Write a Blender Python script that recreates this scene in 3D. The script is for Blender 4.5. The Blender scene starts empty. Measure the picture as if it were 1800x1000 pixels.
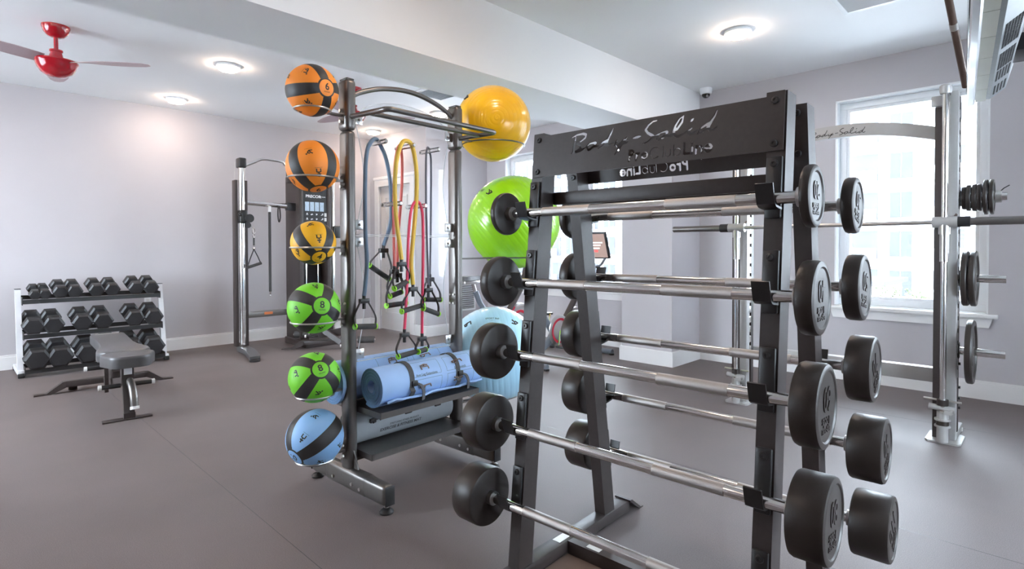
import bpy, bmesh, math, random
from mathutils import Vector, Matrix

random.seed(7)
PI = math.pi
R = math.radians
scene = bpy.context.scene
COL = scene.collection

# ------------------------------------------------------------------ camera
def look(yaw, pitch, roll):
    a, b, c = R(yaw), R(pitch), R(roll)
    F = Vector((math.cos(a), math.sin(a), 0)); Rt = Vector((math.sin(a), -math.cos(a), 0)); U = Vector((0, 0, 1))
    F2 = F * math.cos(b) - U * math.sin(b); U2 = U * math.cos(b) + F * math.sin(b)
    R3 = Rt * math.cos(c) + U2 * math.sin(c); U3 = U2 * math.cos(c) - Rt * math.sin(c)
    return R3, U3, F2
cr, cu, cf = look(44.197, 0.928, -0.145)
cam_data = bpy.data.cameras.new('camera')
cam = bpy.data.objects.new('camera', cam_data); COL.objects.link(cam)
cam.matrix_world = Matrix(((cr.x, cu.x, -cf.x, 0), (cr.y, cu.y, -cf.y, 0), (cr.z, cu.z, -cf.z, 1.22), (0, 0, 0, 1)))
cam_data.sensor_width = 36; cam_data.lens = 36 * 979.802 / 1800
cam_data.shift_y = -(500 - 452.274) / 1800
cam_data.clip_start = 0.02; cam_data.clip_end = 400
scene.camera = cam

# ------------------------------------------------------------------ world, exposure
W = bpy.data.worlds.new('world'); scene.world = W; W.use_nodes = True
bg = W.node_tree.nodes['Background']
bg.inputs['Color'].default_value = (0.78, 0.885, 1.0, 1); bg.inputs['Strength'].default_value = 7.6
scene.view_settings.view_transform = 'Standard'; scene.view_settings.look = 'None'
scene.view_settings.exposure = 1.92; scene.view_settings.gamma = 1.0
scene.view_settings.use_curve_mapping = False
LAMP_STRENGTH = 31.0

# ------------------------------------------------------------------ materials
MATS = {}
def mat(name, col, rough=0.5, metal=0.0, spec=0.5, noise=0.0, nscale=40.0, bump=0.0, bscale=200.0, coat=0.0, emit=None, es=0.0, detail=4.0):
    m = bpy.data.materials.new(name); m.use_nodes = True
    nt = m.node_tree; b = nt.nodes['Principled BSDF']
    b.inputs['Base Color'].default_value = (*col, 1); b.inputs['Roughness'].default_value = rough
    b.inputs['Metallic'].default_value = metal; b.inputs['Specular IOR Level'].default_value = spec
    if coat: b.inputs['Coat Weight'].default_value = coat; b.inputs['Coat Roughness'].default_value = 0.08
    tc = nt.nodes.new('ShaderNodeTexCoord')
    if noise:
        n = nt.nodes.new('ShaderNodeTexNoise'); n.inputs['Scale'].default_value = nscale; n.inputs['Detail'].default_value = detail
        nt.links.new(tc.outputs['Object'], n.inputs['Vector'])
        mx = nt.nodes.new('ShaderNodeMixRGB'); mx.blend_type = 'MIX'
        mx.inputs[1].default_value = (*[max(0, c * (1 - noise)) for c in col], 1)
        mx.inputs[2].default_value = (*[min(1, c * (1 + noise)) for c in col], 1)
        nt.links.new(n.outputs['Fac'], mx.inputs[0]); nt.links.new(mx.outputs[0], b.inputs['Base Color'])
    if bump:
        n2 = nt.nodes.new('ShaderNodeTexNoise'); n2.inputs['Scale'].default_value = bscale; n2.inputs['Detail'].default_value = 3
        nt.links.new(tc.outputs['Object'], n2.inputs['Vector'])
        bp = nt.nodes.new('ShaderNodeBump'); bp.inputs['Strength'].default_value = bump; bp.inputs['Distance'].default_value = 0.002
        nt.links.new(n2.outputs['Fac'], bp.inputs['Height']); nt.links.new(bp.outputs['Normal'], b.inputs['Normal'])
    if emit:
        b.inputs['Emission Color'].default_value = (*emit, 1); b.inputs['Emission Strength'].default_value = es
    MATS[name] = m
    return m

mat('wall', (0.515, 0.492, 0.515), 0.62, noise=0.03, nscale=3, bump=0.08, bscale=160)
mat('ceiling', (0.88, 0.89, 0.90), 0.8, noise=0.02, nscale=2, bump=0.06, bscale=140)
mat('trim', (0.80, 0.79, 0.79), 0.4, noise=0.02, nscale=6)
mat('door', (0.74, 0.72, 0.71), 0.45, noise=0.02, nscale=5)
mat('white_vinyl', (0.82, 0.84, 0.86), 0.35, noise=0.02, nscale=8)
mat('black_paint', (0.040, 0.030, 0.028), 0.42, noise=0.25, nscale=60, bump=0.15, bscale=500)
mat('black_plastic', (0.02, 0.02, 0.021), 0.35, noise=0.2, nscale=50)
mat('rubber', (0.030, 0.023, 0.020), 0.38, spec=0.5, noise=0.3, nscale=9, bump=0.1, bscale=300)
mat('hex_rubber', (0.022, 0.022, 0.024), 0.45, noise=0.25, nscale=14, bump=0.1, bscale=300)
mat('chrome', (0.80, 0.79, 0.77), 0.12, metal=1.0, noise=0.05, nscale=30)
mat('dull_chrome', (0.62, 0.61, 0.60), 0.28, metal=1.0, noise=0.08, nscale=60)
mat('knurl', (0.50, 0.47, 0.45), 0.36, metal=1.0, noise=0.25, nscale=900, bump=0.35, bscale=1400)
mat('gunmetal', (0.165, 0.152, 0.143), 0.34, metal=0.7, noise=0.08, nscale=40)
mat('silver_paint', (0.46, 0.45, 0.44), 0.38, metal=0.35, noise=0.05, nscale=30)
mat('rack_silver', (0.66, 0.66, 0.68), 0.4, metal=0.1, noise=0.05, nscale=30)
mat('zinc', (0.60, 0.58, 0.55), 0.3, metal=1.0, noise=0.1, nscale=80)
mat('orange', (1.0, 0.29, 0.025), 0.5, noise=0.04, nscale=20, bump=0.1, bscale=400)
mat('yellow_ball', (1.0, 0.50, 0.015), 0.5, noise=0.04, nscale=20, bump=0.1, bscale=400)
mat('green_ball', (0.19, 0.66, 0.025), 0.5, noise=0.04, nscale=20, bump=0.1, bscale=400)
mat('blue_ball', (0.28, 0.52, 0.86), 0.5, noise=0.04, nscale=20, bump=0.1, bscale=400)
mat('ball_black', (0.03, 0.028, 0.028), 0.5, noise=0.2, nscale=30, bump=0.3, bscale=300)
mat('print_black', (0.035, 0.03, 0.03), 0.6, noise=0.2, nscale=40)
mat('print_brown', (0.20, 0.13, 0.10), 0.6, noise=0.3, nscale=40)
mat('vinyl_yellow', (1.0, 0.53, 0.008), 0.28, noise=0.03, nscale=5, coat=0.4)
mat('vinyl_green', (0.30, 0.68, 0.012), 0.28, noise=0.05, nscale=4, coat=0.4)
mat('vinyl_blue', (0.42, 0.70, 0.88), 0.28, noise=0.04, nscale=5, coat=0.4)
mat('band_blue', (0.13, 0.20, 0.29), 0.5, noise=0.1, nscale=30)
mat('band_yellow', (0.80, 0.52, 0.06), 0.45, noise=0.06, nscale=30)
mat('band_red', (0.85, 0.16, 0.13), 0.45, noise=0.06, nscale=30)
mat('band_pink', (0.85, 0.06, 0.14), 0.45, noise=0.06, nscale=30)
mat('band_grey', (0.12, 0.12, 0.15), 0.45, noise=0.1, nscale=30)
mat('lime', (0.35, 0.85, 0.03), 0.45, noise=0.05, nscale=30)
mat('webbing', (0.03, 0.03, 0.032), 0.75, noise=0.3, nscale=300, bump=0.4, bscale=900)
mat('grip_foam', (0.045, 0.043, 0.042), 0.75, noise=0.2, nscale=120)
mat('mat_blue', (0.33, 0.50, 0.80), 0.6, noise=0.06, nscale=12, bump=0.1, bscale=300)
mat('mat_edge', (0.10, 0.20, 0.36), 0.7, noise=0.1, nscale=40)
mat('mat_grey', (0.30, 0.32, 0.34), 0.65, noise=0.06, nscale=12)
mat('strap_grey', (0.06, 0.06, 0.065), 0.7, noise=0.2, nscale=200)
mat('vinyl_pad', (0.085, 0.082, 0.085), 0.36, noise=0.12, nscale=25, bump=0.15, bscale=300)
mat('white_cap', (0.75, 0.74, 0.73), 0.45, noise=0.05, nscale=30)
mat('fan_red', (0.42, 0.006, 0.016), 0.12, noise=0.05, nscale=5, coat=0.8)
mat('fan_blade', (0.50, 0.38, 0.40), 0.45, noise=0.04, nscale=10)
mat('lamp_lens', (0.9, 0.88, 0.85), 0.4, noise=0.01, emit=(1.0, 0.77, 0.60), es=LAMP_STRENGTH)
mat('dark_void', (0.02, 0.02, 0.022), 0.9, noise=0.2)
mat('vent_shadow', (0.22, 0.22, 0.24), 0.8, noise=0.1)
mat('tv_bezel', (0.62, 0.64, 0.66), 0.22, noise=0.03, nscale=10, coat=0.3)
mat('tv_side', (0.62, 0.62, 0.52), 0.4, noise=0.05, nscale=10)
mat('tv_back', (0.10, 0.105, 0.115), 0.4, noise=0.15, nscale=30)
mat('screen', (0.012, 0.012, 0.014), 0.1, noise=0.1)
mat('bronze', (0.16, 0.11, 0.09), 0.3, metal=0.8, noise=0.1, nscale=40)
mat('bike_red', (0.55, 0.02, 0.05), 0.3, noise=0.05)
mat('bike_grey', (0.14, 0.16, 0.19), 0.4, noise=0.1)
mat('white_print', (0.85, 0.85, 0.85), 0.5, noise=0.02)
mat('photo_blue', (0.42, 0.52, 0.62), 0.4, noise=0.3, nscale=60)
mat('sticker', (0.62, 0.62, 0.6), 0.4, noise=0.1, nscale=80)
mat('screen_lit', (0.1, 0.08, 0.075), 0.3, noise=0.2, nscale=12, emit=(0.24, 0.17, 0.15), es=0.5)
mat('screen_white', (0.6, 0.6, 0.6), 0.3, noise=0.02, emit=(0.9, 0.85, 0.82), es=0.6)
mat('screen_red', (0.6, 0.05, 0.05), 0.3, noise=0.02, emit=(0.9, 0.08, 0.08), es=0.6)
mat('facade', (0.80, 0.80, 0.80), 0.8, noise=0.05, nscale=0.4)
mat('facade_grey', (0.07, 0.072, 0.083), 1.0, spec=0.0, noise=0.1, nscale=0.4)
mat('far_glass', (0.062, 0.064, 0.075), 1.0, spec=0.0, noise=0.2, nscale=0.5)
mat('asphalt', (0.45, 0.45, 0.45), 0.9, noise=0.15, nscale=0.5)
mat('leaf', (0.085, 0.097, 0.06), 1.0, spec=0.0, noise=0.4, nscale=0.8)
mat('bark', (0.13, 0.09, 0.07), 0.9, noise=0.3, nscale=3)
mat('brown_panel', (0.17, 0.115, 0.09), 0.5, noise=0.3, nscale=8)
mat('acrylic_edge', (0.80, 0.84, 0.86), 0.15, spec=0.8, noise=0.03)
mat('orange_print', (0.5, 0.13, 0.03), 0.5, noise=0.05)

def clear_mat(name, tint, gloss_rough=0.02, ior=1.49, extra=0.0):
    m = bpy.data.materials.new(name); m.use_nodes = True
    nt = m.node_tree; nt.nodes.clear()
    out = nt.nodes.new('ShaderNodeOutputMaterial'); mix = nt.nodes.new('ShaderNodeMixShader')
    tr = nt.nodes.new('ShaderNodeBsdfTransparent'); tr.inputs['Color'].default_value = (*tint, 1)
    gl = nt.nodes.new('ShaderNodeBsdfGlossy'); gl.inputs['Roughness'].default_value = gloss_rough
    fr = nt.nodes.new('ShaderNodeFresnel'); fr.inputs['IOR'].default_value = ior
    add = nt.nodes.new('ShaderNodeMath'); add.operation = 'ADD'; add.inputs[1].default_value = extra; add.use_clamp = True
    nt.links.new(fr.outputs[0], add.inputs[0]); nt.links.new(add.outputs[0], mix.inputs[0])
    nt.links.new(tr.outputs[0], mix.inputs[1]); nt.links.new(gl.outputs[0], mix.inputs[2]); nt.links.new(mix.outputs[0], out.inputs['Surface'])
    MATS[name] = m
clear_mat('window_glass', (0.97, 0.985, 0.99), 0.0, 1.35)
clear_mat('acrylic', (0.975, 0.982, 0.985), 0.02, 1.3)
clear_mat('clear_peg', (0.97, 0.975, 0.98), 0.15, 1.2, 0.10)

def floor_material():
    m = bpy.data.materials.new('rubber_floor'); m.use_nodes = True
    nt = m.node_tree; b = nt.nodes['Principled BSDF']; tc = nt.nodes.new('ShaderNodeTexCoord')
    n1 = nt.nodes.new('ShaderNodeTexNoise'); n1.inputs['Scale'].default_value = 420; n1.inputs['Detail'].default_value = 2
    n2 = nt.nodes.new('ShaderNodeTexNoise'); n2.inputs['Scale'].default_value = 1.6; n2.inputs['Detail'].default_value = 5
    n3 = nt.nodes.new('ShaderNodeTexNoise'); n3.inputs['Scale'].default_value = 150; n3.inputs['Detail'].default_value = 3
    for n in (n1, n2, n3): nt.links.new(tc.outputs['Object'], n.inputs['Vector'])
    r1 = nt.nodes.new('ShaderNodeValToRGB'); r1.color_ramp.elements[0].position = 0.42; r1.color_ramp.elements[1].position = 0.72
    r1.color_ramp.elements[0].color = (0.115, 0.094, 0.092, 1); r1.color_ramp.elements[1].color = (0.25, 0.207, 0.203, 1)
    nt.links.new(n1.outputs['Fac'], r1.inputs[0])
    mx = nt.nodes.new('ShaderNodeMixRGB'); mx.blend_type = 'MULTIPLY'; mx.inputs[0].default_value = 0.6
    r2 = nt.nodes.new('ShaderNodeValToRGB'); r2.color_ramp.elements[0].position = 0.3; r2.color_ramp.elements[1].position = 0.7
    r2.color_ramp.elements[0].color = (0.72, 0.72, 0.72, 1); r2.color_ramp.elements[1].color = (1.0, 1.0, 1.0, 1)
    nt.links.new(n2.outputs['Fac'], r2.inputs[0]); nt.links.new(r1.outputs[0], mx.inputs[1]); nt.links.new(r2.outputs[0], mx.inputs[2])
    nt.links.new(mx.outputs[0], b.inputs['Base Color'])
    b.inputs['Roughness'].default_value = 0.56; b.inputs['Specular IOR Level'].default_value = 0.45
    bp = nt.nodes.new('ShaderNodeBump'); bp.inputs['Strength'].default_value = 0.25; bp.inputs['Distance'].default_value = 0.003
    nt.links.new(n3.outputs['Fac'], bp.inputs['Height']); nt.links.new(bp.outputs['Normal'], b.inputs['Normal'])
    MATS['floor'] = m
floor_material()

# ------------------------------------------------------------------ mesh helpers
def basis(d):
    d = Vector(d).normalized(); up = Vector((0, 0, 1)) if abs(d.z) < 0.9 else Vector((1, 0, 0))
    x = up.cross(d).normalized(); y = d.cross(x).normalized()
    return x, y, d
def rotz(a): return Matrix.Rotation(a, 4, 'Z')
def T(*p): return Matrix.Translation(Vector(p))

class MB:
    def __init__(s): s.v = []; s.f = []
    def add(s, vs, fs, M=None):
        o = len(s.v)
        for p in vs:
            p = Vector(p)
            s.v.append(tuple(M @ p) if M is not None else tuple(p))
        for f in fs: s.f.append(tuple(i + o for i in f))
        return s
    def box(s, lo, hi, M=None, bev=0.0, seg=2):
        x0, y0, z0 = lo; x1, y1, z1 = hi
        vs = [(x0, y0, z0), (x1, y0, z0), (x1, y1, z0), (x0, y1, z0), (x0, y0, z1), (x1, y0, z1), (x1, y1, z1), (x0, y1, z1)]
        fs = [(0, 3, 2, 1), (4, 5, 6, 7), (0, 1, 5, 4), (1, 2, 6, 5), (2, 3, 7, 6), (3, 0, 4, 7)]
        if bev <= 0: return s.add(vs, fs, M)
        bm = bmesh.new(); bv = [bm.verts.new(p) for p in vs]
        for f in fs: bm.faces.new([bv[i] for i in f])
        bmesh.ops.bevel(bm, geom=bm.edges[:], offset=bev, segments=seg, affect='EDGES', profile=0.5)
        bm.verts.index_update()
        s.add([v.co.copy() for v in bm.verts], [[v.index for v in f.verts] for f in bm.faces], M); bm.free()
        return s
    def cyl(s, p0, p1, r0, r1=None, n=16, caps=True):
        p0, p1 = Vector(p0), Vector(p1); r1 = r0 if r1 is None else r1
        x, y, d = basis(p1 - p0); vs = []
        for p, r in ((p0, r0), (p1, r1)):
            for k in range(n):
                a = 2 * PI * k / n; vs.append(p + x * (r * math.cos(a)) + y * (r * math.sin(a)))
        fs = [(k, (k + 1) % n, n + (k + 1) % n, n + k) for k in range(n)]
        if caps: fs += [tuple(range(n - 1, -1, -1)), tuple(range(n, 2 * n))]
        return s.add(vs, fs)
    def tube(s, pts, r, n=8, closed=False, caps=True, rads=None):
        pts = [Vector(p) for p in pts]; m = len(pts); vs = []; px = None
        for i, p in enumerate(pts):
            a = pts[(i - 1) % m] if (closed or i > 0) else p; b = pts[(i + 1) % m] if (closed or i < m - 1) else p
            d = (b - a).normalized()
            if px is None: px, _, _ = basis(d)
            px = (px - d * px.dot(d)).normalized(); py = d.cross(px)
            rr = rads[i] if rads else r
            for k in range(n):
                t = 2 * PI * k / n; vs.append(p + px * (rr * math.cos(t)) + py * (rr * math.sin(t)))
        fs = []
        for i in range(m if closed else m - 1):
            j = (i + 1) % m
            for k in range(n): fs.append((i * n + k, i * n + (k + 1) % n, j * n + (k + 1) % n, j * n + k))
        if caps and not closed: fs += [tuple(range(n - 1, -1, -1)), tuple(range((m - 1) * n, m * n))]
        return s.add(vs, fs)
    def lathe(s, prof, n=24, M=None, phase=0.0):
        vs = []; fs = []; idx = []
        for r, z in prof:
            if r < 1e-6: idx.append([len(vs)]); vs.append((0, 0, z))
            else:
                idx.append(list(range(len(vs), len(vs) + n)))
                for k in range(n):
                    a = phase + 2 * PI * k / n; vs.append((r * math.cos(a), r * math.sin(a), z))
        for a, b in zip(idx, idx[1:]):
            for k in range(n):
                k2 = (k + 1) % n
                if len(a) == 1 and len(b) == 1: continue
                if len(a) == 1: fs.append((a[0], b[k], b[k2]))
                elif len(b) == 1: fs.append((a[k], a[k2], b[0]))
                else: fs.append((a[k], a[k2], b[k2], b[k]))
        return s.add(vs, fs, M)
    def prism(s, poly, z0, z1, M=None):
        n = len(poly)
        vs = [(x, y, z0) for x, y in poly] + [(x, y, z1) for x, y in poly]
        fs = [tuple(range(n - 1, -1, -1)), tuple(range(n, 2 * n))] + [(k, (k + 1) % n, n + (k + 1) % n, n + k) for k in range(n)]
        return s.add(vs, fs, M)
    def sphere(s, c, r, nu=24, nv=14, M=None, sc=(1, 1, 1)):
        prof = [(r * math.sin(PI * i / nv), -r * math.cos(PI * i / nv)) for i in range(nv + 1)]
        prof[0] = (0, -r); prof[-1] = (0, r)
        MM = T(*c) @ Matrix.Diagonal((*sc, 1))
        return s.lathe(prof, nu, (M @ MM) if M is not None else MM)
    def ribbon(s, pts, w, th):
        """flat strap: pts centre line, w half-width vector (constant or list), th thickness"""
        pts = [Vector(p) for p in pts]; vs = []; m = len(pts)
        for i, p in enumerate(pts):
            d = (pts[min(i + 1, m - 1)] - pts[max(i - 1, 0)]).normalized()
            ww = Vector(w[i] if isinstance(w, list) else w); nn = d.cross(ww).normalized() * (th / 2)
            vs += [p - ww - nn, p + ww - nn, p + ww + nn, p - ww + nn]
        fs = []
        for i in range(m - 1):
            for k in range(4): fs.append((i * 4 + k, i * 4 + (k + 1) % 4, (i + 1) * 4 + (k + 1) % 4, (i + 1) * 4 + k))
        fs += [(3, 2, 1, 0), tuple((m - 1) * 4 + k for k in range(4))]
        return s.add(vs, fs)
    def build(s, name, m, parent=None, sharp=35, fix=True):
        me = bpy.data.meshes.new(name); me.from_pydata([tuple(p) for p in s.v], [], s.f)
        if fix:
            bm = bmesh.new(); bm.from_mesh(me); bmesh.ops.recalc_face_normals(bm, faces=bm.faces[:]); bm.to_mesh(me); bm.free()
        me.polygons.foreach_set('use_smooth', [True] * len(me.polygons)); me.set_sharp_from_angle(angle=R(sharp)); me.update()
        me.materials.append(MATS[m] if isinstance(m, str) else m)
        o = bpy.data.objects.new(name, me); COL.objects.link(o)
        if parent is not None: o.parent = parent
        return o

def share(o, name, parent, M=None):
    """another part with the same mesh data"""
    c = bpy.data.objects.new(name, o.data); COL.objects.link(c); c.parent = parent
    if M is not None: c.matrix_local = M
    return c
def tag(o, label, cat, group=None):
    o['label'] = label; o['category'] = cat
    if group: o['group'] = group
    return o
def thing(name, label, cat, loc=(0, 0, 0), rz=0.0, group=None, M=None):
    o = bpy.data.objects.new(name, None); COL.objects.link(o); o.empty_display_size = 0.1
    if M is not None: o.matrix_world = M
    else: o.location = loc; o.rotation_euler = (0, 0, rz)
    return tag(o, label, cat, group)
def struct(o): o['kind'] = 'structure'; return o
def copy_thing(root, M, label, group=None):
    c = root.copy(); COL.objects.link(c); c.matrix_world = M; c['label'] = label
    if group: c['group'] = group
    def rec(src, dst):
        for ch in list(src.children):
            k = ch.copy(); COL.objects.link(k); k.parent = dst; rec(ch, k)
    rec(root, c)
    return c
def smooth_path(pts, n=6, closed=False):
    pts = [Vector(p) for p in pts]; m = len(pts); out = []
    rng = range(m if closed else m - 1)
    for i in rng:
        p1, p2 = pts[i], pts[(i + 1) % m]
        p0 = pts[(i - 1) % m] if (closed or i > 0) else p1 * 2 - p2
        p3 = pts[(i + 2) % m] if (closed or i + 2 < m) else p2 * 2 - p1
        for k in range(n):
            t = k / n
            out.append(0.5 * ((2 * p1) + (p2 - p0) * t + (2 * p0 - 5 * p1 + 4 * p2 - p3) * t * t + (3 * p1 - p0 - 3 * p2 + p3) * t ** 3))
    if not closed: out.append(pts[-1])
    return out
def text_geo(s, size=1.0, extrude=0.0, align='CENTER', offset=0.0):
    cu = bpy.data.curves.new('lettering', 'FONT'); cu.body = s; cu.size = size; cu.extrude = extrude; cu.align_x = align; cu.align_y = 'CENTER'; cu.resolution_u = 3; cu.offset = offset
    o = bpy.data.objects.new('lettering', cu); COL.objects.link(o)
    dg = bpy.context.evaluated_depsgraph_get(); me = o.evaluated_get(dg).to_mesh()
    vs = [v.co.copy() for v in me.vertices]; fs = [tuple(p.vertices) for p in me.polygons]
    o.evaluated_get(dg).to_mesh_clear(); bpy.data.objects.remove(o); bpy.data.curves.remove(cu)
    return vs, fs
def torus_pts(c, rad, n=28, a0=0.0, a1=2 * PI, M=None):
    full = abs(a1 - a0 - 2 * PI) < 1e-6; out = []
    for k in range(n if full else n + 1):
        a = a0 + (a1 - a0) * k / n; p = Vector((rad * math.cos(a), rad * math.sin(a), 0)); p = (M @ p) if M is not None else p
        out.append(p + Vector(c))
    return out

# ================================================================== ROOM
XW, YW, HC = 5.824, 7.614, 2.907
XD, YA = 4.677, 6.19                       # door wall, alcove wall
X0, Y0 = -2.6, -2.4                        # walls behind the camera
B1, B2, BZ = 2.794, 3.39, 2.414            # beam
WINS = [(0.371, 1.467), (3.62, 5.80), (-1.85, -0.75)]; WZ0, WZ1 = 0.681, 2.574  # the last opening is out of view, added for light

def bxs(name, boxes, m, kind=True, parent=None, bev=0.0):
    b = MB()
    for lo, hi in boxes: b.box(lo, hi, bev=bev)
    o = b.build(name, m, parent)
    return struct(o) if kind else o

floor = bxs('floor', [((X0 - .2, Y0 - .2, -.12), (XW + .2, YW + .2, 0))], 'floor')
# seams between the rubber rolls: thin raised edges
for k, (lo, hi) in enumerate([((2.893, Y0, 0), (2.8955, YW - .02, .0004)), ((1.0, Y0, 0), (1.0025, YW - .02, .0004)), ((4.79, Y0, 0), (4.7925, 6.1, .0004)), ((-.9, Y0, 0), (-.8975, YW - .02, .0004))]):
    b = MB(); b.box(lo, hi); b.build('floor_seam', 'black_plastic', floor)
bxs('ceiling', [((X0 - .2, Y0 - .2, HC), (XW + .2, YW + .2, HC + .12))], 'ceiling')
bxs('wall_left', [((X0 - .2, YW, 0), (XD, YW + .2, HC))], 'wall')
bxs('wall_door', [((XD, YA, 0), (XD + .12, 6.545, HC)), ((XD, 7.36, 0), (XD + .12, YW + .2, HC)), ((XD, 6.545, 2.16), (XD + .12, 7.36, HC))], 'wall')
bxs('wall_alcove', [((XD + .12, YA, 0), (XW, YA + .15, HC))], 'wall')
ww = []
ys = sorted(WINS)
cuts = [Y0 - .2] + [y for w in ys for y in w] + [YA + .15]
for i in range(0, len(cuts), 2): ww.append(((XW, cuts[i], 0), (XW + .2, cuts[i + 1], HC)))
for a, b_ in ys:
    ww.append(((XW, a, 0), (XW + .2, b_, WZ0))); ww.append(((XW, a, WZ1), (XW + .2, b_, HC)))
bxs('wall_window', ww, 'wall')
ADDED_BACKW = [(4.1, 6.7)]; ADDED_RIGHTW = [(1.5, 2.9), (3.5, 4.1)]  # invented openings out of view, added to bring in daylight
wb = []; cuts = [Y0 - .2] + [y for w in ADDED_BACKW for y in w] + [YW]
for i in range(0, len(cuts), 2): wb.append(((X0 - .2, cuts[i], 0), (X0, cuts[i + 1], HC)))
for a, b_ in ADDED_BACKW: wb += [((X0 - .2, a, 0), (X0, b_, WZ0)), ((X0 - .2, a, WZ1), (X0, b_, HC))]
bxs('wall_back', wb, 'wall')
wb = []; cuts = [X0] + [y for w in ADDED_RIGHTW for y in w] + [XW]
for i in range(0, len(cuts), 2): wb.append(((cuts[i], Y0 - .2, 0), (cuts[i + 1], Y0, HC)))
for a, b_ in ADDED_RIGHTW: wb += [((a, Y0 - .2, 0), (b_, Y0, WZ0)), ((a, Y0 - .2, WZ1), (b_, Y0, HC))]
bxs('wall_right', wb, 'wall')
for k, (a, b_) in enumerate(ADDED_BACKW + ADDED_RIGHTW):
    f = MB(); w = .06; zz = (WZ0, WZ1)
    f.box((a, -.04, zz[0]), (b_, .04, zz[0] + w)); f.box((a, -.04, zz[1] - w), (b_, .04, zz[1])); f.box((a, -.04, zz[0] + w), (a + w, .04, zz[1] - w)); f.box((b_ - w, -.04, zz[0] + w), (b_, .04, zz[1] - w)); f.box(((a + b_) / 2 - .02, -.03, zz[0] + w), ((a + b_) / 2 + .02, .03, zz[1] - w))
    o = struct(f.build('window_%d' % (k + 4), 'white_vinyl'))  # added window, never in view, only lets daylight in
    g = MB(); g.box((a + w, -.002, zz[0] + w), (b_ - w, .002, zz[1] - w)); g.build('pane', 'window_glass', o)
    o.matrix_world = T(X0 - .1, 0, 0) @ rotz(PI / 2) if k < len(ADDED_BACKW) else T(0, Y0 - .1, 0)
bxs('beam', [((X0, B1, BZ), (XW, B2, HC))], 'ceiling')
bxs('wall_stub', [((5.191 + .02, B1 - .002, 0), (XW, B2, BZ))], 'wall')
BBH = 0.148
def baseboard(name, lo, hi, axis):
    b = MB(); b.box((lo[0], lo[1], 0), (hi[0], hi[1], BBH - .02))
    e = 0.006
    if axis == 'x': b.box((lo[0], lo[1] + e, BBH - .02), (hi[0], hi[1], BBH))
    else: b.box((lo[0] + e, lo[1], BBH - .02), (hi[0], hi[1], BBH))
    struct(b.build(name, 'trim'))
baseboard('baseboard_left', (X0, YW - .02), (XD, YW), 'x')
baseboard('baseboard_window', (XW - .02, Y0), (XW, B1 - .02), 'y')
baseboard('baseboard_bay', (XW - .02, B2 + .02), (XW, YA), 'y')
baseboard('baseboard_alcove', (XD, YA - .02), (XW, YA), 'x')
b = MB(); b.box((5.191, B1 - .022, 0), (XW - .02, B2 + .02, BBH)); b.box((5.197, B1 - .016, BBH), (XW - .02, B2 + .014, BBH + .006)); struct(b.build('baseboard_stub', 'trim'))
b = MB(); b.box((XD - .02, YA - .02, 0), (XD, 6.45, BBH)); b.box((XD - .02, 7.46, 0), (XD, YW - .02, BBH)); struct(b.build('baseboard_door', 'trim'))

# door with casing
d = MB(); d.box((XD + .03, 6.55, .006), (XD + .07, 7.355, 2.155)); dr = struct(d.build('door_1', 'door'))
for z0, z1 in ((.25, 1.0), (1.15, 2.0)):
    p = MB()
    p.box((XD + .022, 6.67, z0), (XD + .034, 6.69, z1)); p.box((XD + .022, 7.22, z0), (XD + .034, 7.24, z1)); p.box((XD + .022, 6.69, z0), (XD + .034, 7.22, z0 + .02)); p.box((XD + .022, 6.69, z1 - .02), (XD + .034, 7.22, z1))
    p.build('panel_moulding', 'door', dr)
p = MB(); p.cyl((XD + .035, 6.62, 1.0), (XD - .03, 6.62, 1.0), .012); p.sphere((XD - .045, 6.62, 1.0), .03, 14, 8); p.build('door_knob', 'dull_chrome', dr)
for z in (.25, 1.1, 1.95):
    p = MB(); p.cyl((XD + .02, 7.352, z - .05), (XD + .02, 7.352, z + .05), .008, n=8); p.build('hinge', 'dull_chrome', dr)
t = MB()
t.box((XD - .022, 6.45, 0), (XD, 6.55, 2.26)); t.box((XD - .022, 7.355, 0), (XD, 7.455, 2.26)); t.box((XD - .022, 6.55, 2.155), (XD, 7.355, 2.26)); t.box((XD - .03, 6.43, 2.26), (XD, 7.475, 2.30))
struct(t.build('trim_1', 'trim'))

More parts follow.
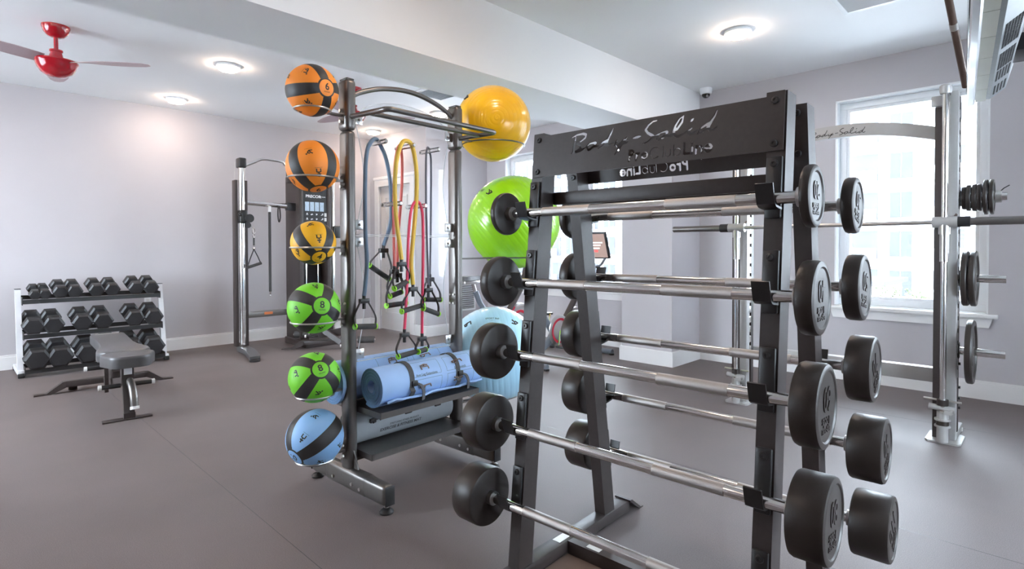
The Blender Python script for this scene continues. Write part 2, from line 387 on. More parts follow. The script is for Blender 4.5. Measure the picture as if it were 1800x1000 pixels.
# windows
def window(n, y0, y1, mull):
    wx = XW + .1
    o = MB()
    # white reveal lining
    o.box((XW + .002, y0, WZ1 - .014), (XW + .2, y1, WZ1)); o.box((XW + .002, y0, WZ0), (XW + .2, y0 + .014, WZ1)); o.box((XW + .002, y1 - .014, WZ0), (XW + .2, y1, WZ1)); o.box((XW + .002, y0, WZ0), (XW + .2, y1, WZ0 + .01))
    root = struct(o.build('window_%d' % n, 'white_vinyl'))
    f = MB(); a, c = y0 + .014, y1 - .014; zz0, zz1 = WZ0 + .01, WZ1 - .014; w = .055
    f.box((wx, a, zz1 - w), (wx + .07, c, zz1), bev=.004); f.box((wx, a, zz0), (wx + .07, c, zz0 + w), bev=.004); f.box((wx, a, zz0 + w), (wx + .07, a + w, zz1 - w), bev=.004); f.box((wx, c - w, zz0 + w), (wx + .07, c, zz1 - w), bev=.004)
    f.build('window_frame', 'white_vinyl', root)
    xs = [a + w] + [y for y in mull] + [c - w]
    for i, (p, q) in enumerate(zip(xs, xs[1:])):
        p2, q2 = p + (.02 if i else 0), q - (.02 if i < len(xs) - 2 else 0)
        s = MB(); s.box((wx + .02, p2, zz0 + w), (wx + .05, p2 + .025, zz1 - w)); s.box((wx + .02, q2 - .025, zz0 + w), (wx + .05, q2, zz1 - w)); s.box((wx + .02, p2 + .025, zz0 + w), (wx + .05, q2 - .025, zz0 + w + .025)); s.box((wx + .02, p2 + .025, zz1 - w - .025), (wx + .05, q2 - .025, zz1 - w))
        s.build('sash', 'white_vinyl', root)
        g = MB(); g.box((wx + .033, p2 + .02, zz0 + w + .02), (wx + .037, q2 - .02, zz1 - w - .02)); g.build('pane', 'window_glass', root)
    for y in mull:
        s = MB(); s.box((wx, y - .02, zz0 + w), (wx + .07, y + .02, zz1 - w)); s.build('mullion', 'white_vinyl', root)
    s = MB(); s.box((XW - .05, y0 - .06, WZ0 - .028), (XW + .1, y1 + .06, WZ0 + .004), bev=.004); s.build('sill', 'trim', root)
    s = MB(); s.prism([(y0 - .03, -.028), (y0 - .005, -.105), (y1 + .005, -.105), (y1 + .03, -.028)], 0, .02, Matrix(((0, 0, -1, XW), (1, 0, 0, 0), (0, 1, 0, WZ0), (0, 0, 0, 1)))); s.build('apron', 'trim', root)
window(1, *WINS[0], [])
window(2, *WINS[1], [4.35, 5.07])
window(3, *WINS[2], [])  # unseen window beyond the frame, added for its daylight
# recessed wall panel mouldings under the bay window
for k, (a, c) in enumerate(((3.62, 4.28), (4.38, 5.04), (5.14, 5.80))):
    s = MB(); s.box((XW - .012, a, .22), (XW, a + .03, .56)); s.box((XW - .012, c - .03, .22), (XW, c, .56)); s.box((XW - .012, a + .03, .22), (XW, c - .03, .25)); s.box((XW - .012, a + .03, .53), (XW, c - .03, .56))
    struct(s.build('trim_%d' % (k + 2), 'wall'))

# ================================================================== CEILING FITTINGS
def downlight(x, y, label):
    t = thing('ceiling_light', label, 'ceiling light', (x, y, HC), group='round ceiling lights')
    m = MB(); m.lathe([(0, 0), (.098, 0), (.102, -.006), (.102, -.022), (.088, -.028), (.086, -.018), (0, -.018)], 28); m.build('trim_ring', 'white_vinyl', t)
    m = MB(); m.lathe([(.086, -.020), (.087, -.026), (.084, -.040), (.07, -.048), (.04, -.053), (0, -.054)], 28); m.build('lens', 'lamp_lens', t)
downlight(1.88, 5.46, 'lit round ceiling light between the red fan and the beam')
downlight(1.88, 7.07, 'lit round ceiling light washing the long wall above the dumbbells')
downlight(4.36, 5.49, 'lit round ceiling light showing beside the tall rack post near the yellow ball')
downlight(4.36, 7.0, 'lit round ceiling light above the door corner behind the clear panel')
downlight(4.36, 1.78, 'lit round ceiling light in front of the beam near the window')
ADDED_NEAR = ('in the row of the red fans, one bay behind the camera', 'along the dumbbell wall, one bay behind the camera', 'in the row of the red fans, beside the added back window', 'directly over the barbell rack', 'over the open floor beside the camera', 'between the beam and the fans, behind the camera', 'along the dumbbell wall, in the back corner')
for k, (x, y) in enumerate([(-.6, 5.46), (-.6, 7.07), (-1.9, 5.46), (1.88, 1.78), (-.6, 1.78), (-.6, 3.9), (-1.9, 7.07)]):  # extra lamps out of view, added to brighten the room
    downlight(x, y, 'unseen added round ceiling light ' + ADDED_NEAR[k])

def ceiling_fan(x, y, rot, label):
    t = thing('ceiling_fan', label, 'fan', (x, y, HC), rot, group='red ceiling fans')
    m = MB(); m.lathe([(0, 0), (.088, 0), (.088, -.012), (.075, -.05), (.05, -.078), (.03, -.086), (0, -.086)], 32); m.build('canopy', 'fan_red', t)
    m = MB(); m.cyl((0, 0, -.08), (0, 0, -.19), .0145, n=16); m.build('downrod', 'fan_red', t)
    m = MB(); m.lathe([(.0, -.18), (.042, -.18), (.042, -.192), (.036, -.197), (.05, -.25), (.062, -.262), (0, -.262)], 32); m.build('motor_neck', 'fan_red', t)
    m = MB(); m.lathe([(.0, -.255), (.10, -.255), (.134, -.262), (.137, -.272), (.128, -.285), (.118, -.315), (.095, -.352), (.06, -.376), (.02, -.386), (0, -.387)], 40); m.build('motor_dome', 'fan_red', t)
    for k in range(3):
        a = k * 2 * PI / 3; m = MB(); vs = []; fs = []
        n = 12
        for i in range(n + 1):
            s_ = i / n; r_ = .10 + .55 * s_; w = .045 + .035 * math.sin(PI * min(1, s_ * 1.1)) if s_ < .92 else .055 * (1 - (s_ - .92) / .08 * .7)
            tw = .02 * (1 - s_)
            for q, dz in ((-1, -tw), (1, tw)):
                vs.append((r_, q * w, -.266 + dz)); vs.append((r_, q * w, -.262 + dz))
        for i in range(n):
            o = i * 4; p = o + 4
            fs += [(o, o + 2, p + 2, p), (o + 1, p + 1, p + 3, o + 3), (o, p, p + 1, o + 1), (o + 2, o + 3, p + 3, p + 2)]
        fs += [(0, 1, 3, 2), (n * 4, n * 4 + 2, n * 4 + 3, n * 4 + 1)]
        m.add(vs, fs, rotz(a)); m.build('blade', 'fan_blade', t)
ceiling_fan(.64, 5.43, R(83), 'glossy red ceiling fan nearest the dumbbell wall, short downrod')
ceiling_fan(3.06, 5.30, R(95), 'glossy red ceiling fan half hidden behind the rack post with medicine balls')

def ceiling_vent(x, y, sx, sy, label, along):
    t = thing('ceiling_vent', label, 'vent', (x, y, HC), group='louvred ceiling vents')
    m = MB(); w = .03
    m.box((-sx / 2, -sy / 2, -.014), (sx / 2, -sy / 2 + w, 0)); m.box((-sx / 2, sy / 2 - w, -.014), (sx / 2, sy / 2, 0)); m.box((-sx / 2, -sy / 2 + w, -.014), (-sx / 2 + w, sy / 2 - w, 0)); m.box((sx / 2 - w, -sy / 2 + w, -.014), (sx / 2, sy / 2 - w, 0)); m.build('vent_frame', 'white_vinyl', t)
    m = MB(); m.box((-sx / 2 + w, -sy / 2 + w, -.003), (sx / 2 - w, sy / 2 - w, -.0005)); m.build('backing', 'vent_shadow', t)
    L, S = (sx, sy) if along == 'x' else (sy, sx); n = int((S - 2 * w) / .026)
    proto = None
    for k in range(n):
        c = -S / 2 + w + (k + .5) * (S - 2 * w) / n
        M = (T(0, c, -.009) if along == 'x' else T(c, 0, -.009) @ rotz(PI / 2)) @ Matrix.Rotation(R(38), 4, 'X')
        if proto is None:
            q = MB(); q.box((-L / 2 + w, -.0095, -.001), (L / 2 - w, .0095, .001)); proto = q.build('louvre', 'white_vinyl', t); proto.matrix_local = M
        else: share(proto, 'louvre', t, M)
ceiling_vent(4.27, .80, .6, .6, 'white louvred ceiling vent above the window end, cut by the frame', 'y')
ceiling_vent(3.80, 4.85, .42, .34, 'white louvred ceiling vent seen behind the arched rack tube', 'x')

t = thing('security_camera', 'small white dome security camera in the ceiling corner beside the beam', 'camera', (5.69, 2.66, HC))
m = MB(); m.lathe([(0, 0), (.062, 0), (.064, -.01), (.058, -.055), (.045, -.062), (0, -.062)], 28); m.build('housing', 'white_vinyl', t)
m = MB(); m.lathe([(.042, -.062), (.038, -.082), (.022, -.098), (0, -.103)], 24); m.build('dome', 'screen', t)
m = MB(); m.cyl((-.02, -.02, -.08), (-.03, -.03, -.095), .012, n=12); m.build('lens', 'dull_chrome', t)

t = thing('thermostat', 'small white thermostat on the pale wall right of the door', 'thermostat', (5.02, YA, 1.27))
m = MB(); m.box((-.06, -.022, -.045), (.06, 0, .045), bev=.004); m.build('case', 'white_vinyl', t)
m = MB(); m.box((-.035, -.024, -.012), (.02, -.0215, .025)); m.build('display', 'bike_grey', t)
t = thing('wall_grille', 'white slatted air grille low on the wall behind the exercise bikes', 'grille', (5.36, YA, .56))
m = MB(); m.box((-.21, -.012, -.25), (-.185, 0, .25)); m.box((.185, -.012, -.25), (.21, 0, .25)); m.box((-.185, -.012, -.25), (.185, 0, -.225)); m.box((-.185, -.012, .225), (.185, 0, .25)); m.build('grille_frame', 'white_vinyl', t)
m = MB(); m.box((-.185, -.002, -.225), (.185, -.0005, .225)); m.build('backing', 'vent_shadow', t)
proto = None
for k in range(15):
    M = T(0, -.008, -.21 + k * .03) @ Matrix.Rotation(R(-35), 4, 'X')
    if proto is None:
        q = MB(); q.box((-.185, -.011, -.001), (.185, .011, .001)); proto = q.build('slat', 'white_vinyl', t); proto.matrix_local = M
    else: share(proto, 'slat', t, M)
t = thing('wall_outlet', 'small white socket plate on the long wall above the dumbbells', 'outlet', (1.70, YW, .60))
m = MB(); m.box((-.035, -.006, -.057), (.035, 0, .057), bev=.002); m.build('plate', 'white_vinyl', t)
m = MB(); m.box((-.016, -.009, -.04), (.016, -.005, -.008)); m.box((-.016, -.009, .008), (.016, -.005, .04)); m.build('sockets', 'white_cap', t)

# ================================================================== OUTSIDE
bxs('ground_outside', [((-60, -70, -4.2), (140, 110, -4.0))], 'asphalt')
t = thing('apartment_building', 'washed-out pale apartment block seen through the windows', 'building', (58, 0, -4))
m = MB(); m.box((0, -45, 0), (10, 75, 22)); m.build('wall', 'facade', t)
pw = pg = pb = None
for fl_ in range(5):
    z = 1.0 + fl_ * 3.4
    for k in range(12):
        y = -2.5 + k * 6.0
        q = T(0, y, z)
        if pw is None:
            a = MB(); a.box((-.15, -.8, 0), (.1, .8, 2.2)); pw = a.build('window', 'far_glass', t); pw.matrix_local = q
            a = MB(); a.box((-.18, -.02, .1), (-.14, .02, 2.1)); pg = a.build('mullion', 'facade', t); pg.matrix_local = q
            a = MB(); a.box((-.2, 1.7, -.2), (.1, 3.7, 2.3)); pb = a.build('balcony_recess', 'facade_grey', t); pb.matrix_local = q
            a = MB(); a.box((-1.2, 1.6, -.35), (0, 3.8, -.2)); a.box((-1.2, 1.6, -.2), (-1.12, 3.8, .75)); pr_ = a.build('balcony', 'facade', t); pr_.matrix_local = q
        else:
            share(pw, 'window', t, q); share(pg, 'mullion', t, q); share(pb, 'balcony_recess', t, q); share(pr_, 'balcony', t, q)
t = thing('low_annex', 'pale low annex with a flat roof outside the window', 'building', (34, 6.5, -4))
m = MB(); m.box((0, 0, 0), (6, 14, 3.2)); m.build('wall', 'facade', t)
m = MB(); m.box((-.4, -.3, 3.2), (6.2, 14.3, 3.45)); m.build('roof', 'facade_grey', t)
t = thing('garden_tree', 'pale leafy tree low outside the window beside the smith machine', 'tree', (18.5, 3.25, -4))
m = MB(); m.tube(smooth_path([(0, 0, 0), (.05, .02, 1.2), (0, .05, 2.4), (.05, 0, 3.6)], 3), .1, 8, rads=None); m.build('trunk', 'bark', t)
m = MB()
for k in range(2600):
    u = random.random(); th = random.uniform(0, 2 * PI); cz = random.uniform(-1, 1); rr = (.35 + .65 * u ** .4)
    sr = math.sqrt(1 - cz * cz); c = Vector((1.35 * rr * sr * math.cos(th), 1.35 * rr * sr * math.sin(th), 2.9 + 1.25 * rr * cz))
    d1 = Vector((random.gauss(0, 1), random.gauss(0, 1), random.gauss(0, 1))).normalized() * .07; d2 = d1.orthogonal().normalized() * .035
    o = len(m.v); m.v += [tuple(c - d1), tuple(c + d2), tuple(c + d1), tuple(c - d2)]; m.f.append((o, o + 1, o + 2, o + 3))
fo = m.build('foliage', 'leaf', t, fix=False); fo['kind'] = 'stuff'

# ================================================================== BARBELL RACK
import numpy as np
TH_R = 0.0333; RO = (0.0, 1.3202); RU0, RV0 = 1.745, -0.40
def RW(u, v, z):
    c, s = math.cos(TH_R), math.sin(TH_R)
    return Vector((RO[0] + u * c - v * s, RO[1] + u * s + v * c, z))
def L_(u, v, z): return (u - RU0, v - RV0, z)
UF = lambda z: 1.431 + .0969 * z
UB = lambda z: 2.0867 - .1419 * z
LF, LB = math.atan(.0969), math.atan(.1419)
ROWS = [1.35, 1.095, .835, .572, .308]

def stroke_field(sx, ty, strokes):
    S, Tt = np.meshgrid(sx, ty, indexing='ij'); F = np.full(S.shape, 1e3)
    for pts, h0, h1, h2 in strokes:
        n = len(pts) - 1
        for i in range(n):
            (x0, y0), (x1, y1) = pts[i], pts[i + 1]
            dx, dy = x1 - x0, y1 - y0; l2 = dx * dx + dy * dy + 1e-12
            t = np.clip(((S - x0) * dx + (Tt - y0) * dy) / l2, 0, 1)
            g = (i + t) / n
            hw = np.where(g < .5, h0 + (h1 - h0) * np.minimum(1, g * 3), h2 + (h1 - h2) * np.minimum(1, (1 - g) * 3))
            F = np.minimum(F, np.hypot(S - x0 - t * dx, Tt - y0 - t * dy) - hw)
    return F
SCRIPT = [[(0.193, 0.132), (0.189, 0.103), (0.184, 0.07)], [(0.176, 0.13), (0.196, 0.137), (0.223, 0.138), (0.237, 0.133), (0.234, 0.122), (0.217, 0.112), (0.199, 0.105)], [(0.199, 0.105), (0.215, 0.098), (0.217, 0.086), (0.203, 0.079), (0.184, 0.074), (0.178, 0.072)], [(0.188, 0.073), (0.218, 0.079), (0.24, 0.088)],
[(0.24, 0.088), (0.254, 0.098), (0.274, 0.1), (0.28, 0.097), (0.271, 0.087), (0.257, 0.078), (0.247, 0.077), (0.244, 0.085), (0.25, 0.095)], [(0.273, 0.086), (0.295, 0.086)],
[(0.291, 0.083), (0.308, 0.096), (0.327, 0.101), (0.326, 0.094), (0.309, 0.083), (0.292, 0.076)], [(0.347, 0.139), (0.34, 0.124), (0.329, 0.104), (0.32, 0.086), (0.331, 0.082), (0.354, 0.089)],
[(0.364, 0.095), (0.358, 0.079), (0.365, 0.076), (0.382, 0.085), (0.391, 0.096)], [(0.403, 0.101), (0.392, 0.088), (0.376, 0.068), (0.359, 0.048)], [(0.389, 0.081), (0.409, 0.086)],
[(0.424, 0.095), (0.453, 0.097)],
[(0.508, 0.14), (0.494, 0.139), (0.479, 0.129), (0.469, 0.116), (0.478, 0.104), (0.496, 0.093), (0.495, 0.085), (0.48, 0.075), (0.464, 0.071)], [(0.494, 0.086), (0.51, 0.091), (0.522, 0.098)],
[(0.522, 0.098), (0.543, 0.101), (0.546, 0.097), (0.538, 0.086), (0.526, 0.079), (0.514, 0.078), (0.514, 0.089), (0.522, 0.098)], [(0.539, 0.087), (0.559, 0.084), (0.567, 0.093)],
[(0.598, 0.141), (0.585, 0.133), (0.572, 0.113), (0.567, 0.096), (0.572, 0.083), (0.582, 0.078), (0.602, 0.084), (0.616, 0.092)], [(0.598, 0.141), (0.593, 0.121), (0.578, 0.102), (0.567, 0.096)],
[(0.63, 0.127), (0.621, 0.119)], [(0.626, 0.098), (0.615, 0.09), (0.62, 0.08), (0.631, 0.081), (0.648, 0.09)],
[(0.648, 0.081), (0.657, 0.095), (0.673, 0.103), (0.685, 0.107), (0.678, 0.095), (0.662, 0.082), (0.645, 0.076)], [(0.702, 0.14), (0.696, 0.124), (0.684, 0.107), (0.676, 0.094), (0.683, 0.084), (0.694, 0.083), (0.705, 0.091)]]
def arcp(cx, cy, rx, ry, a0, a1, n=12): return [(cx + rx * math.cos(R(a0 + (a1 - a0) * k / n)), cy + ry * math.sin(R(a0 + (a1 - a0) * k / n))) for k in range(n + 1)]
TB, TC, TX = .019, .054, .042          # baseline, cap height, x-height of the plain line
PLAIN = [  # (points, half width)
 ([(.414, TB), (.414, TC)], .0042), (arcp(.418, .046, .012, .008, 90, -90), .0042),
 ([(.441, TB), (.441, TX)], .0042), (arcp(.450, .033, .008, .008, 150, 80, 6), .0040),
 (arcp(.470, .0305, .0095, .0095, 20, 160), .0042), (arcp(.470, .0305, .0095, .0095, 200, 340), .0042),
 (arcp(.507, .0365, .017, .0175, 48, 312, 20), .0013),
 ([(.535, TB), (.535, TC)], .0013),
 ([(.543, TX), (.543, .027)] + arcp(.552, .027, .009, .008, 180, 360, 8)[1:] + [(.561, TX)], .0013),
 ([(.571, TB), (.571, TC)], .0013), (arcp(.583, .0305, .0105, .0112, 160, -160, 16), .0013),
 ([(.605, TC), (.605, TB + .003), (.621, TB + .003)], .0042),
 ([(.630, TB), (.630, TX - .002)], .0040), ([(.630, .050), (.630, .051)], .0042),
 ([(.642, TB), (.642, TX)], .0040), (arcp(.652, .033, .008, .008, 150, 0, 8) + [(.660, TB)], .0040),
 (arcp(.680, .0305, .0105, .0105, 15, 330, 16), .0038), ([(.672, .0305), (.688, .0305)], .0028)]
def plate_mesh(front):
    STEP = .002; sx = np.arange(-.004, .894, STEP); ty = np.arange(-.004, .172, STEP)
    st = [(p, .0022, .0046, .0018) for p in SCRIPT] + [(p, h, h, h) for p, h in PLAIN]
    F = stroke_field(sx, ty, st)
    S, Tt = np.meshgrid(sx, ty, indexing='ij')
    rect = lambda x0, x1, y0, y1: np.minimum(np.minimum(S - x0, x1 - S), np.minimum(Tt - y0, y1 - Tt))
    P = np.maximum(rect(0, .889, 0, .153), np.maximum(rect(0, .048, .1, .165), rect(.841, .889, .1, .165)))
    V = np.minimum(P, F); th = .005; mb = MB()
    def M3(s_, t_, dep):
        z = 1.485 + t_
        if front: return L_(UF(z) - .002 - (th - dep), .044 - s_, z)
        return L_(UB(z) + .002 + (th - dep), -.844 + s_, z)
    def face(poly):
        o = len(mb.v); n = len(poly)
        mb.v += [M3(a, c, 0) for a, c in poly] + [M3(a, c, th) for a, c in poly]
        mb.f.append(tuple(range(o, o + n))); mb.f.append(tuple(range(o + 2 * n - 1, o + n - 1, -1)))
    nx, ny = V.shape
    for j in range(ny - 1):
        run = None
        for i in range(nx):
            full = i < nx - 1 and min(V[i, j], V[i + 1, j], V[i, j + 1], V[i + 1, j + 1]) > 0
            if full:
                if run is None: run = i
                continue
            if run is not None:
                face([(sx[run], ty[j]), (sx[i], ty[j]), (sx[i], ty[j + 1]), (sx[run], ty[j + 1])]); run = None
            if i >= nx - 1: continue
            c = [(sx[i], ty[j], V[i, j]), (sx[i + 1], ty[j], V[i + 1, j]), (sx[i + 1], ty[j + 1], V[i + 1, j + 1]), (sx[i], ty[j + 1], V[i, j + 1])]
            if max(q[2] for q in c) <= 0: continue
            poly = []; cross = []
            for k in range(4):
                a, e = c[k], c[(k + 1) % 4]
                if a[2] > 0: poly.append((a[0], a[1]))
                if (a[2] > 0) != (e[2] > 0):
                    t_ = a[2] / (a[2] - e[2]); p = (a[0] + (e[0] - a[0]) * t_, a[1] + (e[1] - a[1]) * t_); poly.append(p); cross.append(p)
            if len(poly) >= 3: face(poly)
            for k in range(0, len(cross) - 1, 2):
                o = len(mb.v); p, q = cross[k], cross[k + 1]
                mb.v += [M3(*p, 0), M3(*q, 0), M3(*q, th), M3(*p, th)]; mb.f.append((o, o + 1, o + 2, o + 3))
    return mb

rack = thing('barbell_rack', 'black steel A-frame barbell rack with a cut-out lettered plate on top', 'rack', tuple(RW(RU0, RV0, 0)), TH_R)
for side, v0 in (('l', 0.0), ('r', -.85)):
    m = MB(); zt = 1.65; zb = .06
    def pz(poly): return [L_(u, v0, z) for u, z in poly] + [L_(u, v0 + .05, z) for u, z in poly]
    for nm, u0, u1, lean in (('front_upright', UF, lambda z: UF(z) + .0765, 1), ('rear_upright', lambda z: UB(z) - .0765, UB, -1)):
        m = MB(); poly = [(u0(zb), zb), (u1(zb), zb), (u1(zt), zt), (u0(zt), zt)]
        m.add(pz(poly), [(0, 1, 2, 3), (7, 6, 5, 4), (0, 4, 5, 1), (1, 5, 6, 2), (2, 6, 7, 3), (3, 7, 4, 0)])
        m.build(nm, 'black_paint', rack)
    m = MB(); m.box(L_(1.30, v0 - .006, .012), L_(2.20, v0 + .056, .06), bev=.004)
    rail = m.build('base_rail', 'black_paint', rack)
    for sgn, ue in ((1, 2.20), (-1, 1.30)):
        m = MB(); poly = [(ue - sgn * .01, .066), (ue + sgn * .005, .066), (ue + sgn * .085, .006), (ue + sgn * .105, .004), (ue + sgn * .105, .0), (ue + sgn * .075, .0), (ue - sgn * .005, .056), (ue - sgn * .01, .056)]
        n = len(poly); vs = [L_(u, v0 - .016, z) for u, z in poly] + [L_(u, v0 + .066, z) for u, z in poly]
        m.add(vs, [tuple(range(n)), tuple(range(2 * n - 1, n - 1, -1))] + [(k, n + k, n + (k + 1) % n, (k + 1) % n) for k in range(n)]); m.build('foot_plate', 'black_paint', rail)
    if side == 'l':
        m = MB(); m.box(L_(1.69, .008, .0605), L_(1.765, .044, .0612)); m.build('rail_sticker', 'sticker', rail)
        m = MB(); m.cyl(L_(1.735, -.006, .035), L_(1.735, -.014, .035), .009, n=10); m.build('bolt', 'zinc', rail)
m = MB(); m.box(L_(1.725, -.80, .004), L_(1.732, -.006, .06)); m.box(L_(1.732, -.80, .053), L_(1.79, -.006, .06)); m.build('base_tie', 'black_paint', rack)
m = MB(); m.box(L_(1.735, -.145, .0602), L_(1.77, -.085, .0608)); m.build('tie_label', 'sticker', rack)
m = MB(); m.box(L_(1.50, -.80, .004), L_(1.725, -.006, .010)); m.build('base_pan', 'brown_panel', rack)
m = MB(); m.box(L_(1.64, -.80, 1.385), L_(1.665, 0, 1.432), bev=.003); m.build('front_crossbar', 'black_paint', rack)
m = MB(); m.box(L_(1.81, -.80, 1.385), L_(1.835, 0, 1.432), bev=.003); m.build('rear_crossbar', 'black_paint', rack)
pf = plate_mesh(True).build('front_name_plate', 'black_paint', rack, sharp=30, fix=False); pf['label'] = 'brown-black plate with Body-Solid ProClubLine cut through it'
plate_mesh(False).build('rear_name_plate', 'black_paint', rack, sharp=30, fix=False)
bolt = None
def bolt_at(M, parent):
    global bolt
    if bolt is None:
        q = MB(); q.lathe([(0, 0), (.011, 0), (.011, .003), (.008, .0055), (.0045, .0055), (.004, .002), (0, .002)], 14); bolt = q.build('bolt', 'black_plastic', parent); bolt.matrix_local = M
    else: share(bolt, 'bolt', parent, M)
for v in (.018, -.821):
    for z in (1.505, 1.625): bolt_at(T(*L_(UF(z) - .007, v, z)) @ Matrix.Rotation(-PI / 2 + LF, 4, 'Y'), pf)
for v in (.018, -.821):
    for z in (1.505, 1.625): bolt_at(T(*L_(UB(z) - .078, v, z)) @ Matrix.Rotation(-PI / 2 - LB, 4, 'Y'), rack)
ppad = phook = None
for sd in ('F', 'B'):
    for v in (.025, -.825):
        for z in ROWS:
            M = T(*L_(UF(z), v, z)) @ Matrix.Rotation(LF, 4, 'Y') if sd == 'F' else T(*L_(UB(z), v, z)) @ rotz(PI) @ Matrix.Rotation(LB, 4, 'Y')
            if ppad is None:
                q = MB(); q.box((-.013, -.021, -.052), (0, .021, .118), bev=.004); ppad = q.build('hook_pad', 'black_plastic', rack); ppad.matrix_local = M
                q = MB(); q.ribbon([(-.008, 0, -.026), (-.030, 0, -.026), (-.054, 0, -.025), (-.066, 0, -.020), (-.074, 0, -.004), (-.088, 0, .030)], (0, .023, 0), .006); phook = q.build('bar_hook', 'black_plastic', rack); phook.matrix_local = M
                pd = ppad
            else:
                pd = share(ppad, 'hook_pad', rack, M); share(phook, 'bar_hook', rack, M)
            bolt_at(T(-.013, 0, .098) @ Matrix.Rotation(-PI / 2, 4, 'Y'), pd)

HEADS = {20: (.080, .026), 30: (.087, .036), 40: (.094, .045), 50: (.104, .050), 60: (.104, .064), 70: (.104, .073), 80: (.104, .086), 90: (.104, .098), 100: (.106, .100), 110: (.106, .112)}
def barbell(lb, u, z, rot, spin, label):
    t = thing('barbell', label, 'barbell', tuple(RW(u, -.405, z)), TH_R, 'fixed barbells on the rack')
    hl = .513; rb = .0162
    m = MB(); m.cyl((0, -hl, 0), (0, hl, 0), rb, n=24); bar = m.build('bar', 'chrome', t)
    for y0, y1 in ((.145, .347), (-.338, -.128)):
        m = MB(); m.cyl((0, y0, 0), (0, y1, 0), rb + .0006, n=24); m.build('knurled_grip', 'knurl', bar)
    Rr, th = HEADS[lb]; e = min(.010, th * .3)
    for sg in (1, -1):
        M = T(0, sg * hl, 0) @ Matrix.Rotation(-sg * PI / 2, 4, 'X')
        m = MB(); m.lathe([(0, 0), (Rr - e, 0), (Rr - e * .3, e * .3), (Rr, e), (Rr, th - e), (Rr - e * .3, th - e * .3), (Rr - e, th), (Rr - .016, th), (Rr - .020, th - .0035), (0, th - .0035)], 48, M); h = m.build('weight_head', 'rubber', t)
        m = MB(); m.cyl((0, sg * (hl - .02), 0), (0, sg * (hl + .001), 0), .0255, n=24); m.build('collar', 'dull_chrome', t)
        if sg == -1:
            F = T(0, -hl - th + .0034, 0) @ Matrix.Rotation(R(rot), 4, 'Y') @ Matrix(((1, 0, 0, 0), (0, 0, -1, 0), (0, 1, 0, 0), (0, 0, 0, 1)))
            k = Rr / .104
            vs, fs = text_geo(str(lb), .072 * k, .0012, offset=.0008); q = MB(); q.add(vs, fs, F @ T(0, -.022 * k, .001) @ Matrix.Diagonal((.95, 1.15, 1, 1))); q.build('weight_number', 'rubber', h)
            vs, fs = text_geo('Body-Solid', .017 * k, .0009, offset=.0003); q = MB(); q.add(vs, fs, F @ T(.004 * k, .055 * k, .0008)); q.build('maker_lettering', 'rubber', h)
            vs, fs = text_geo('Tools', .032 * k, .0011, offset=.0008); q = MB(); q.add(vs, fs, F @ T(.006 * k, .034 * k, .001)); q.build('maker_lettering', 'rubber', h)
    return t
UFB = [1.511, 1.487, 1.460, 1.434, 1.405]; UBB = [1.945, 1.981, 2.020, 2.059, 2.101]
ordn = ['topmost', 'second', 'third', 'fourth', 'lowest']
for k, lb in enumerate((20, 40, 60, 80, 100)):
    barbell(lb, UFB[k], ROWS[k], [180, 180, 184, 188, 180][k], 0, 'black rubber fixed barbell on the near side of the rack, %s row' % ordn[k])
for k, lb in enumerate((30, 50, 70, 90, 110)):
    barbell(lb, UBB[k], ROWS[k], [195, 190, 150, 160, 140][k], 0, 'black rubber fixed barbell on the far side of the rack, %s row' % ordn[k])

# ================================================================== ACCESSORY TOWER
TT = R(2.2); TO = Vector((1.415, 2.51, 0)); TWD = .715
def TWM(a, b, z=0): return T(*TO) @ rotz(TT) @ T(a, b, z)
def TWP(a, b, z): return TWM(a, b, z).translation
tower = thing('accessory_rack', 'gunmetal gym accessory rack with shelves, ball rings and clear hanging panels', 'rack', tuple(TO), TT)
for a in (0, TWD):
    m = MB(); m.box((a - .026, -.042, .12), (a + .026, .042, 1.80), bev=.02, seg=4); post = m.build('post', 'gunmetal', tower)
    m = MB(); m.box((a - .0285, -.0445, 1.80), (a + .0285, .0445, 2.05), bev=.02, seg=4); m.build('post_top_sleeve', 'gunmetal', tower)
    m = MB(); m.box((a - .021, -.034, 2.046), (a + .021, .034, 2.056), bev=.004); m.build('post_cap', 'black_plastic', tower)
    m = MB(); m.box((a - .03, -.335, .035), (a + .03, .335, .135), bev=.024, seg=4); ft = m.build('foot_beam', 'gunmetal', tower)
    m = MB(); m.box((a - .0325, -.19, .032), (a + .0325, .19, .138), bev=.026, seg=4); m.build('foot_sleeve', 'gunmetal', ft)
    for b in (-.337, .337):
        m = MB(); m.box((a - .025, b - .004, .04), (a + .025, b + .004, .13), bev=.003); m.build('end_cap', 'black_plastic', ft)
    for b in (-.31, .31):
        m = MB(); m.lathe([(0, 0), (.033, 0), (.033, .008), (.024, .018), (.014, .024), (0, .024)], 20, T(a, b, 0)); m.build('levelling_pad', 'black_plastic', tower)
        m = MB(); m.cyl((a, b, .022), (a, b, .04), .007, n=10); m.lathe([(0, .026), (.013, .026), (.013, .034), (0, .034)], 6, T(a, b, 0)); m.build('levelling_bolt', 'zinc', tower)
    for b, z in ((-.14, .07), (-.07, .075), (.1, .07)):
        m = MB(); m.cyl((a - .032, b, z), (a - .039, b, z), .008, n=10); m.build('bolt', 'zinc', tower)
    for z in (.90, .95):
        for b in (-.015, .015):
            m = MB(); s_ = 1 if a == 0 else -1
            m.cyl((a - .024, b, z), (a - .034, b, z), .006, n=8); m.build('bolt', 'zinc', tower)
    for s_ in (-1, 1):
        m = MB(); m.prism([(.03 * s_, .13), (.085 * s_, .13), (.03 * s_, .25)], a - .004, a + .004, Matrix(((0, 0, 1, 0), (1, 0, 0, 0), (0, 1, 0, 0), (0, 0, 0, 1)))); m.build('gusset', 'gunmetal', tower)
